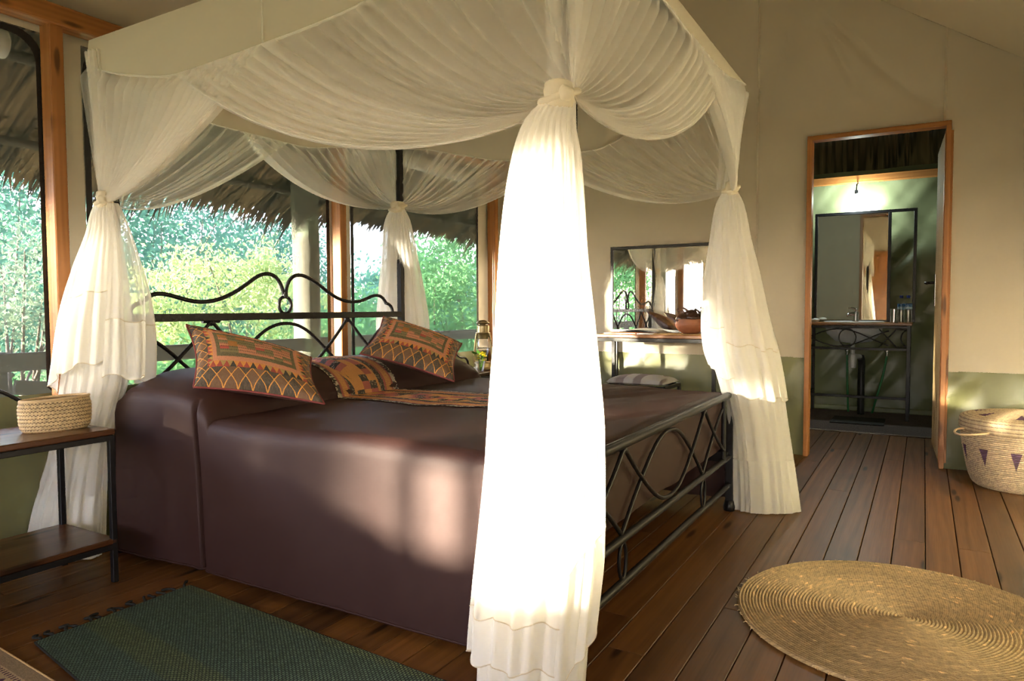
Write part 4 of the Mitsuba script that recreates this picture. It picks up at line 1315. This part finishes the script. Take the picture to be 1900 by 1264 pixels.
def lid_fn(p, n, uv):
    rows = 17.0
    r = uv.y * rows
    fr = r - dr.floor(r)
    st_ = uv.x * 190 * dr.maximum(1 - uv.y, .05)
    fs = st_ - dr.floor(st_)
    gap = smoothstep(.22, .05, dr.minimum(fr, 1 - fr)) * smoothstep(.46, .3, dr.abs(fs - .5)) * dr.select(uv.y < .3, 1., .4)
    k = uv.x * 7 + .1
    t = dr.abs(k - dr.floor(k) - .5)
    hgt = (uv.y - .36) / .26
    tri = (hgt > 0) & (hgt < 1) & (t < .13 * (1 - hgt))
    col = mi.Color3f(.42, .31, .18) * (.75 + .4 * noise(uv.x * 190, r))
    col = dr.select(tri, mi.Color3f(.06, .022, .055), col)
    return mix(col, (.10, .05, .02), gap * .8)


mat('laundry_weave', two(principled(proc(lb_fn), .62)))
mat('laundry_lid', two(principled(proc(lid_fn), .62)))
m, uv = coil_vessel([(.205, 0), (.225, .02), (.262, .16), (.278, .26), (.282, .318)], 120, 30, .0035, (*LB, 0.001))
part(lb, 'wall', m, M['laundry_weave'], True, uv=uv, label='coiled wall with purple triangles')
m, uv = coil_vessel([(.285, .312), (.290, .335), (.288, .372), (.278, .384), (.20, .402), (.10, .414), (.001, .417)], 120, 17, .0030, (*LB, 0))
part(lb, 'lid', m, M['laundry_lid'], True, uv=uv, label='flat coiled lid with purple marks')
part(lb, 'base', lathe([(0, .001), (.205, .001), (.205, .008), (0, .008)], 40, (*LB, 0)), M['palm'], True)
for q, nm in ((math.radians(128), 'handle'), (math.radians(-60), 'handle')):
    e1, e2 = q - .30, q + .30
    P3 = lambda a_, r_, z_: np.array([LB[0] + r_ * math.cos(a_), LB[1] + r_ * math.sin(a_), z_])
    pts = [P3(e1, .285, .318), P3(e1 + .05, .33, .315), P3(q - .08, .375, .303), P3(q + .08, .375, .303), P3(e2 - .05, .33, .315), P3(e2, .285, .318)]
    part(lb, nm, tube(smooth_path(pts, 30), .0058, 8), M['palm'], True, label='plaited loop handle')

# ------------------------------------------------------------------ bathroom
vn = thing('washstand', 'black iron washstand with inset basin and tall frame seen through the doorway', 'washstand')
vx0, vx1, vy0, vy1, VZ = 6.93, 7.40, .098, .93, .853
m, uv = board(vx0 - .01, vx1, vy0 - .012, vy1 + .01, VZ - .022, VZ, 4, along='y')
part(vn, 'countertop', m, M['desk_wood'], uv=uv, label='wooden countertop')
for x, nm in ((vx0, 'leg'), (vx1 - .02, 'leg')):
    for y in (vy0 + .012, vy1 - .012):
        part(vn, nm, sqbar((x + .01, y, 0), (x + .01, y, VZ - .022), .026), M['iron'])
for z in (VZ - .036, .625, .20):
    part(vn, 'rail', join([sqbar((vx0 + .01, vy0, z), (vx0 + .01, vy1, z), .022)] + [sqbar((vx0 + .01, y, z), (vx1 - .01, y, z), .022) for y in (vy0 + .012, vy1 - .012)]), M['iron'])
xf = vx0 + .004
zc_, hh = .722, .078
for y0_, y1_ in ((.335, .86),):
    for sgn in (-1, 1):
        s_ = np.linspace(0, 1, 12)
        part(vn, 'scroll', tube(np.stack([xf + 0 * s_, y1_ + .04 - (y1_ - .22) * s_, zc_ + sgn * hh * np.sin(np.pi * np.clip(s_ * 1.30, 0, 1.3))], 1), .0055, 7), M['iron'], True)
for (ya, za), (yb, zb) in (((.335, zc_ - hh), (.20, zc_ + hh)), ((.335, zc_ + hh), (.20, zc_ - hh)), ((.20, zc_ + hh), (.12, zc_ + hh * .9)), ((.20, zc_ - hh), (.12, zc_ - hh * .9))):
    part(vn, 'scroll', bar((xf, ya, za), (xf, yb, zb), .0055, 7), M['iron'], True)
a = np.linspace(0, 2 * np.pi, 30, endpoint=False)
part(vn, 'ring', tube(np.stack([a * 0 + xf, .585 + .068 * np.cos(a), zc_ + .078 * np.sin(a)], 1), .0055, 7, True), M['iron'], True)
a = np.linspace(np.pi / 2, 3 * np.pi / 2, 16)
part(vn, 'ring', tube(np.stack([a * 0 + xf, .112 - .055 * np.cos(a), zc_ + .072 * np.sin(a)], 1), .0055, 7), M['iron'], True)
XM = 7.33
ZM = 1.862
part(vn, 'mirror_frame', join([sqbar((XM, y, VZ), (XM, y, ZM), .026) for y in (.080, .283, .90)] + [sqbar((XM, .067, ZM), (XM, .913, ZM), .026)]), M['iron'], label='tall black iron mirror frame')
part(vn, 'mirror_glass', box(XM - .004, XM + .004, .296, .887, VZ + .02, ZM - .013, .001), M['mirror'], label='mirror glass')
part(vn, 'mirror_back', box(XM + .005, XM + .010, .296, .887, VZ + .02, ZM - .013, .001), M['black_plastic'])
BA = np.array([7.12, .55, VZ])
part(vn, 'basin', lathe([(.235, .004), (.245, .012), (.25, .006), (.245, -.002), (.225, -.10), (.15, -.17), (.05, -.185), (.0, -.185)], 40, BA, .72, 1.0), two(principled((.72, .74, .77), .18)), True, label='white basin')
part(vn, 'basin_bowl', lathe([(.232, .006), (.20, -.06), (.12, -.12), (0, -.13)], 40, BA, .72, 1.0), two(principled((.72, .74, .77), .18)), True)
FC = np.array([7.255, .545, VZ + .004])
part(vn, 'tap', join([lathe([(0, 0), (.026, 0), (.026, .01), (.021, .015), (.020, .085), (.012, .095), (0, .097)], 20, FC), tube(smooth_path([FC + [0, .01, .055], FC + [-.05, .03, .075], FC + [-.10, .055, .07], FC + [-.115, .062, .055]], 12), .011, 9),
                      tube(smooth_path([FC + [0, 0, .095], FC + [-.01, .005, .112], FC + [-.05, .035, .125], FC + [-.07, .05, .127]], 10), .008, 8)]), M['chrome'], True, label='chrome mixer tap')
part(vn, 'waste_trap', join([bar((7.12, .555, .67), (7.12, .555, .55), .019, 14), lathe([(0, 0), (.028, 0), (.034, .02), (.036, .10), (.030, .125), (.020, .13), (0, .13)], 20, (7.12, .555, .44)), tube([(7.12, .555, .54), (7.14, .52, .545), (7.16, .49, .54)], .02, 12)]), M['pvc'], 40, label='grey plastic bottle trap')
part(vn, 'waste_pipe', tube(smooth_path([(7.16, .49, .54), (7.19, .485, .50), (7.20, .485, .40), (7.20, .485, .0)], 20), .030, 14), M['black_plastic'], True, label='black waste pipe')
for (ya, yb) in ((.615, .60), (.285, .40)):
    part(vn, 'valve', join([lathe([(0, -.03), (.012, -.03), (.013, 0), (.02, .005), (.02, .02), (.0, .022)], 14, (7.30, ya, .575)), bar((7.30, ya, .58), (7.46, ya, .58), .008, 8)]), M['chrome'], 40, label='chrome stop valve')
    part(vn, 'hose', tube(smooth_path([(7.30, ya, .56), (7.295, ya + (yb - ya) * .2, .40), (7.30, ya + (yb - ya) * .7, .15), (7.32, yb, .005)], 24), .0095, 8), M['hose_green'], True, label='green hose')

cp = thing('cup', 'shiny steel cup beside the bottles on the washstand', 'cup')
put(cp, lathe([(0, 0), (.030, 0), (.031, .005), (.033, .12), (.031, .12), (.029, .008), (0, .008)], 32, (7.0, .225, VZ)), M['chrome'], True)
mat('bottle_plastic', {'type': 'thindielectric', 'int_ior': 1.25})
mat('bottle_label', principled(proc(lambda p, n, uv: mix((.03, .16, .42), (.55, .68, .80), smoothstep(.62, .66, (p.z - VZ) / .19) * smoothstep(.75, .71, (p.z - VZ) / .19) + smoothstep(.55, .7, noise(p.y * 160, p.z * 160)) * .35)), .4))
mat('bottle_cap', principled((.02, .05, .28), .4))
for k, (bx_, by_) in enumerate(((7.0, .172), (6.99, .118))):
    b_ = thing('water_bottle', ['clear water bottle with blue label on the washstand, next to the steel cup', 'clear water bottle with blue label at the right end of the washstand'][k], 'bottle', 'water bottles on the washstand')
    part(b_, 'body', lathe([(0, .002), (.026, .0), (.029, .008), (.029, .12), (.0285, .125), (.0285, .165), (.029, .17), (.022, .195), (.012, .208), (.012, .222)], 28, (bx_, by_, VZ)), M['bottle_plastic'], True, label='clear plastic body')
    part(b_, 'water', lathe([(0, .004), (.026, .004), (.0265, .15), (0, .15)], 24, (bx_, by_, VZ)), {'type': 'dielectric', 'int_ior': 1.33}, 40)
    part(b_, 'paper_label', lathe([(.0294, .118), (.0296, .12), (.0296, .165), (.0294, .167)], 28, (bx_, by_, VZ)), M['bottle_label'], True, label='blue and white label')
    part(b_, 'cap', lathe([(0, .238), (.011, .238), (.0135, .234), (.0135, .216), (.012, .214), (0, .214)], 20, (bx_, by_, VZ)), M['bottle_cap'], 40, label='blue cap')
sp = thing('soap', 'pale wrapped soaps at the left end of the washstand', 'soap')
s_ = trimesh.creation.icosphere(3, .03)
q = np.array(s_.vertices) * [1, 1.3, .6]
q += (nfbm(q * 60, 2)[:, None] - .5) * .014
put(sp, tm(q + [7.05, .865, VZ + .02], s_.faces), principled((.72, .72, .70), .4), True)

bm = thing('bath_mat', 'grey-brown woven mat along the washstand wall', 'mat')
mat('bath_mat', principled(proc(lambda p, n, uv: mix((.085, .062, .058), (.05, .036, .034), noise(p.x * 160, p.y * 160))), .9))
part(bm, 'weave', box(6.165, 7.40, -.55, 1.6, 0, .009, .003), M['bath_mat'])
part(bm, 'edge_band', tube(np.stack([np.full(20, 6.165), np.linspace(-.55, 1.6, 20), np.full(20, .006)], 1), .006, 6), principled((.25, .22, .2), .9), True)
bm2 = thing('bath_mat', 'small dark doormat lying on the larger mat before the washstand', 'mat')
part(bm2, 'weave', box(6.55, 6.93, .27, .68, .009, .020, .004), principled((.022, .02, .02), .9))

# ceiling bulb of the bathroom: it gives off the cool light on the wall
lamp = thing('light_bulb', 'bare white bulb glowing against the green bathroom wall', 'lamp')
LBP = np.array([7.28, .56, 2.0])
scene[lamp + '__bulb'] = {'type': 'sphere', 'center': (LBP).tolist(), 'radius': .032, 'emitter': {'type': 'area', 'radiance': rgb(22, 26, 24)}}
part(lamp, 'holder', lathe([(0, .068), (.013, .066), (.015, .04), (.018, .034), (.014, .030), (0, .030)], 20, LBP), M['black_plastic'], 40, label='black bulb holder')
part(lamp, 'bracket', tube(smooth_path([LBP + [0, 0, .07], LBP + [.03, 0, .115], LBP + [.10, 0, .14], LBP + [.16, 0, .15]], 14), .005, 8), M['iron'], True)
# ------------------------------------------------------------------ veranda roof of thatch
YE, ZEV, TS = 4.70, 1.86, .64           # eave line, its height, slope of the thatch
th = thing('thatched_roof', 'brown thatched veranda roof with ragged eaves outside the windows', 'thatch roof')


def tz(y):
    return ZEV + TS * (YE - y)


rs = np.random.RandomState(12)
XA, XZ = -5.2, 11.0
# the straw layer, its underside combed in ridges down the slope
xs = np.linspace(XA, XZ, 900)
ss = np.linspace(0, 1, 26)
Xg, Sg = np.meshgrid(xs, ss, indexing='ij')
Yg = YE - Sg * (YE - YRIDGE)
Zg = tz(Yg) + .05 * (nnoise(np.stack([Xg * 26, Sg * 3, Xg * 0], -1)) - .5) + .03 * (nnoise(np.stack([Xg * 70, Sg * 6, Xg * 0 + 4], -1)) - .5)
part(th, 'straw_layer', grid(np.stack([Xg, Yg, Zg], -1)), M['straw_thatch'], True)
Yg2 = 2 * YRIDGE - Yg
part(th, 'straw_layer', grid(np.stack([Xg[::3], Yg2[::3], Zg[::3]], -1)), M['straw_thatch'], True)
top_ = np.stack([Xg[::8], Yg[::8], Zg[::8] + .18], -1)
part(th, 'straw_layer', grid(top_), M['straw_thatch'], True)


def straws(n, xa, xb, along, ybase, outdir, lmin, lmax, w, seed):
    """Narrow bent strips hanging off the eave."""
    r = np.random.RandomState(seed)
    u = r.uniform(xa, xb, n)
    clump = nnoise(np.stack([u * 3.2, u * 0, u * 0 + seed], -1))
    L = lmin + (lmax - lmin) * r.rand(n) ** 1.6 * (.35 + 1.1 * clump)
    base_in = r.uniform(0.0, .45, n)
    o, dn = np.asarray(outdir, float), np.asarray([0, 0, -1.0])
    al = np.asarray(along, float)
    sl = o * math.cos(math.atan(TS)) + dn * math.sin(math.atan(TS))
    p0 = al * u[:, None] + np.asarray(ybase) - sl * base_in[:, None] + np.array([0, 0, 1.0]) * (r.rand(n) * .10)[:, None]
    tilt = al * (r.randn(n) * .10)[:, None]
    d1 = sl + tilt
    p1 = p0 + d1 * (base_in + .35 * L)[:, None]
    d2 = sl * .75 + dn * (r.rand(n) * .55)[:, None] + tilt * 1.6
    p2 = p1 + d2 * (.65 * L)[:, None]
    ww = al * (w * (.5 + r.rand(n)))[:, None]
    hh_ = np.array([0, 0, .0035])
    v = np.stack([p0 - ww, p0 + ww, p1 - ww, p1 + ww, p2, p1 + hh_], 1).reshape(-1, 3)
    k = np.arange(n)[:, None, None] * 6
    f = (np.array([[0, 1, 3], [0, 3, 2], [2, 3, 4], [2, 5, 0], [3, 1, 5], [2, 4, 5], [5, 4, 3]])[None] + k).reshape(-1, 3)
    return tm(v, f)


part(th, 'eave_fringe', straws(6500, XA, XZ, (1, 0, 0), (0, YE, tz(YE) - .02), (0, 1, 0), .06, .36, .010, 3), M['straw_thatch'], kind='stuff', label='ragged straw ends along the eave')
# hanging loose straws and battens, rafters
for k, y in enumerate((4.45, 3.95, 3.5, 3.05, 2.6)):
    pts = np.stack([np.linspace(XA, XZ, 60), y + .03 * (nnoise(np.stack([np.linspace(0, 20, 60), np.zeros(60), np.zeros(60) + k], 1)) - .5), np.full(60, tz(y) - .075)], 1)
    part(th, 'batten', tube(pts, .026 + .006 * (k % 2), 8), M['thatch_pole'], True)
for x in np.arange(-4.6, 10.9, 1.55):
    a_, b_ = np.array([x, YE - .12, tz(YE - .12) - .13]), np.array([x + .05, YRIDGE, tz(YRIDGE) - .13])
    part(th, 'rafter', tube(np.linspace(a_, b_, 8), .042, 9), M['thatch_pole'], True)
# front end of the roof, out of view, eave set to shade the curtain top
Yh, Sh = np.meshgrid(np.linspace(-3.0, YE, 200), np.linspace(0, 1, 12), indexing='ij')
XE = -3.75
part(th, 'straw_layer', grid(np.stack([XE + Sh * 2.6, Yh, 1.90 + .62 * 2.6 * Sh + .05 * (nnoise(np.stack([Yh * 26, Sh * 3, Yh * 0], -1)) - .5)], -1)), M['straw_thatch'], True)
part(th, 'eave_fringe', straws(2600, -3.0, YE, (0, 1, 0), (XE, 0, 1.87), (-1, 0, 0), .05, .3, .006, 7), M['straw_thatch'], kind='stuff')

# the far end of the roof, hipped behind the bathroom
Yh, Sh = np.meshgrid(np.linspace(-3.0, YE, 120), np.linspace(0, 1, 12), indexing='ij')
part(th, 'straw_layer', grid(np.stack([11.0 - Sh * 3.2, Yh, 1.75 + .62 * 3.2 * Sh + .05 * (nnoise(np.stack([Yh * 26, Sh * 3, Yh * 0], -1)) - .5)], -1)), M['straw_thatch'], True)
Yh, Zh = np.meshgrid(np.linspace(-.7, 2.0, 160), np.linspace(2.15, 3.75, 12), indexing='ij')
part(th, 'gable_straw', grid(np.stack([7.68 + .06 * (nnoise(np.stack([Yh * 30, Zh * 2, Yh * 0], -1)) - .5), Yh, Zh], -1)), M['straw_thatch'], True)  # straw end wall placed to keep daylight out of the roof void
# round posts of the veranda
for k, (x, y) in enumerate(((4.10, 4.30), (.72, 4.34), (7.6, 4.30), (-2.9, 4.30))):
    vp = thing('veranda_post', ['weathered grey-green round post outside the middle window', 'round veranda post outside the left window, seen in the mirror', 'round veranda post beyond the right window', 'round veranda post at the front corner'][k], 'post', 'posts of the veranda')
    zz = np.linspace(-.55, tz(y) - .10, 40)
    a = np.linspace(0, 2 * np.pi, 25)
    R_ = .100 + .010 * nfbm(np.stack([np.cos(a)[None] * 1.2 + 0 * zz[:, None], np.sin(a)[None] * 1.2 + 0 * zz[:, None], zz[:, None] * 2 + 0 * a[None] + k], -1)) - .006 * (zz[:, None] > 5)
    lean = .012 * np.sin(zz * 1.3 + k)[:, None]
    put(vp, grid(np.stack([x + lean + R_ * np.cos(a), y + R_ * np.sin(a), zz[:, None] + 0 * a[None]], -1)), M['weathered_post'], True)

# plank railing
rl = thing('veranda_railing', 'weathered dark plank railing along the veranda edge', 'railing')
for (xa, xb) in ((-2.9, .72), (.72, 2.42), (2.42, 4.1), (4.1, 5.85), (5.85, 7.6)):
    part(rl, 'board', box(xa + .01, xb - .01, 4.24, 4.275, .665, .765, .006), M['grey_wood'], label='top board')
    part(rl, 'board', box(xa + .01, xb - .01, 4.24, 4.27, .25, .36, .006), M['grey_wood'], label='lower board')
for x in (1.885, -1.2, 5.85):
    part(rl, 'upright', box(x - .05, x + .05, 4.275, 4.34, -.5, .77, .006), M['grey_wood'])
br = sqbar((1.95, 4.25, .58), (3.2, 4.25, .40), .03, h=.08)
part(rl, 'brace', br, M['grey_wood'])

# ------------------------------------------------------------------ bushes and trees
def leaf_mat(name, c, tr=.9):
    def fn(p, n, uv):
        h = noise(p.x * 9, p.y * 9, p.z * 9)
        b = fbm(p.x * 1.3, p.y * 1.3, p.z * 1.3, 2)
        return mi.Color3f(c) * (.65 + .5 * h + .3 * b)
    mat(name, {'type': 'principledthin', 'base_color': proc(fn), 'roughness': .5, 'diff_trans': tr, 'spec_trans': 0.0, 'eta': 1.3})


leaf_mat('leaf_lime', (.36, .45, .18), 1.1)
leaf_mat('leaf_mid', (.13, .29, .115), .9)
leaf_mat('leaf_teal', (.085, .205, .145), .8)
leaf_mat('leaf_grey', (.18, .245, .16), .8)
mat('bark', principled(proc(lambda p, n, uv: mix((.13, .10, .075), (.06, .05, .04), fbm(p.x * 20, p.y * 20, p.z * 4, 2))), .9))


def leaves(P, size, rg, droop=.2):
    n = len(P)
    d = rg.randn(n, 3)
    d[:, 2] -= droop
    d /= np.linalg.norm(d, axis=1, keepdims=True)
    e = np.cross(d, rg.randn(n, 3))
    e /= np.linalg.norm(e, axis=1, keepdims=True) + 1e-9
    nn = np.cross(d, e)
    s = size * (.55 + .8 * rg.rand(n))[:, None]
    v = np.stack([P, P + d * s * .5 + e * s * .26 + nn * s * .06, P + d * s, P + d * s * .5 - e * s * .26 + nn * s * .06], 1).reshape(-1, 3)
    k = np.arange(n)[:, None, None] * 4
    f = (np.array([[0, 1, 2], [0, 2, 3]])[None] + k).reshape(-1, 3)
    return tm(v, f)


def plant(name, label, cat, c, rx, ry, rz, n, size, material, seed, trunk=None, group=None, clumps=60, spread=.26, twigs=14, shell=.55):
    rg = np.random.RandomState(seed)
    o = thing(name, label, cat, group)
    c = np.array(c, float)
    d = rg.randn(clumps, 3)
    d /= np.linalg.norm(d, axis=1, keepdims=True)
    rad = shell + (1 - shell) * rg.rand(clumps, 1) ** .5
    cc = d * rad * np.array([rx, ry, rz]) * (.8 + .4 * rg.rand(clumps, 1))
    idx = rg.randint(0, clumps, n)
    sc = spread * (.6 + .9 * rg.rand(clumps))
    P = cc[idx] + rg.randn(n, 3) * sc[idx][:, None] * np.array([rx, ry, rz * .8]) * .62
    P = P + c
    P = P[P[:, 2] > -.5]
    part(o, 'foliage', leaves(P, size, rg), M[material], False, kind='stuff')
    base = np.array([c[0], c[1], -.6]) if trunk is None else np.array([*trunk, -.6])
    if c[2] - rz > .4:
        part(o, 'trunk', tube(smooth_path([base, base + (c - base) * [.3, .3, .45] + [.08, 0, 0], c + [0, 0, -rz * .2]], 16), np.linspace(.16, .07, 16) * (.5 + rz * .3), 9), M['bark'], True)
    bs_ = []
    for j in range(twigs):
        e = c + cc[j % clumps] * .95
        m0 = base if c[2] - rz <= .4 else c + [0, 0, -rz * .5]
        mid = m0 + (e - m0) * .5 + rg.randn(3) * .12 * rx
        bs_.append(tube(smooth_path([m0, mid, e], 8), np.linspace(.028, .006, 8), 5))
    part(o, 'branches', join(bs_), M['bark'], True)
    return o


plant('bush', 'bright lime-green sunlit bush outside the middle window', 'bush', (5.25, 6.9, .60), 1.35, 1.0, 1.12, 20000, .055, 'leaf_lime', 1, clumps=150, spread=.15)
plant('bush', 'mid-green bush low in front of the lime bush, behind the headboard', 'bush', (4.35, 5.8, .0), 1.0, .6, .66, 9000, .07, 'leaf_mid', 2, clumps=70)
plant('bush', 'mid-green low bush behind the weathered post', 'bush', (6.3, 6.3, .0), .9, .6, .75, 7500, .07, 'leaf_mid', 3, clumps=60)
plant('bush', 'pale grey-green twiggy bush outside the left window', 'bush', (2.75, 5.9, .45), .75, .7, 1.1, 9000, .045, 'leaf_grey', 4, clumps=90, twigs=45, spread=.22)
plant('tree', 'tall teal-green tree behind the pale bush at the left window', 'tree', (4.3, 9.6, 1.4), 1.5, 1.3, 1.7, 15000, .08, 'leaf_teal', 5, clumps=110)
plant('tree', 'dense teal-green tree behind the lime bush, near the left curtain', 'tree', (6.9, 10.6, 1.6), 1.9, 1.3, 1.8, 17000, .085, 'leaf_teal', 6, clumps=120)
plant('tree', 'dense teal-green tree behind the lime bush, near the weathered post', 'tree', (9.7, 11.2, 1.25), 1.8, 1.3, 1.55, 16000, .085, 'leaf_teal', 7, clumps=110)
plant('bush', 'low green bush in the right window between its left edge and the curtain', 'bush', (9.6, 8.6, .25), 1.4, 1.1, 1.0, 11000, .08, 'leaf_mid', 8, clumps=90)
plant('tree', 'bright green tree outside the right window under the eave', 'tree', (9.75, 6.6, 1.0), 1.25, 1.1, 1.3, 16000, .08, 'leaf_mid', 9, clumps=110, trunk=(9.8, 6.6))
plant('bush', 'low grassy shrub behind the railing of the right window', 'bush', (8.4, 6.1, -.1), 1.3, .7, .6, 9000, .07, 'leaf_mid', 10, clumps=70)
plant('bush', 'low green shrub behind the railing of the left window', 'bush', (3.6, 7.6, -.2), 1.2, .7, .5, 7000, .07, 'leaf_mid', 11, clumps=70)
plant('bush', 'low green shrub far right of the lime bush', 'bush', (7.6, 7.6, .1), 1.2, .7, .8, 8000, .075, 'leaf_mid', 12, clumps=70)
plant('tree', 'thin leafy tree out of view, placed to break up the low sun', 'tree', (-9.5, 7.72, 1.0), 1.2, .85, 1.7, 6000, .14, 'leaf_mid', 13, clumps=40, spread=.3)  # out of view, stands in the sun path to dapple bed and wall
for k, (x, y, r_) in enumerate(((13.5, 16.5, 2.6), (11.0, 18.5, 2.8), (17.6, 13.8, 2.0), (8.0, 17.5, 2.6), (22.5, 14.5, 2.6))):
    plant('tree', ['distant hazy tree far behind the weathered post', 'distant hazy tree far behind the lime bush, between two nearer trees', 'distant hazy tree far behind the back curtain of the right window', 'distant hazy tree far behind the left window', 'distant hazy tree at the right edge of the right window'][k], 'tree', (x, y, .9), r_, 1.6, 1.6, 11000, .15, 'leaf_teal', 30 + k, clumps=90)
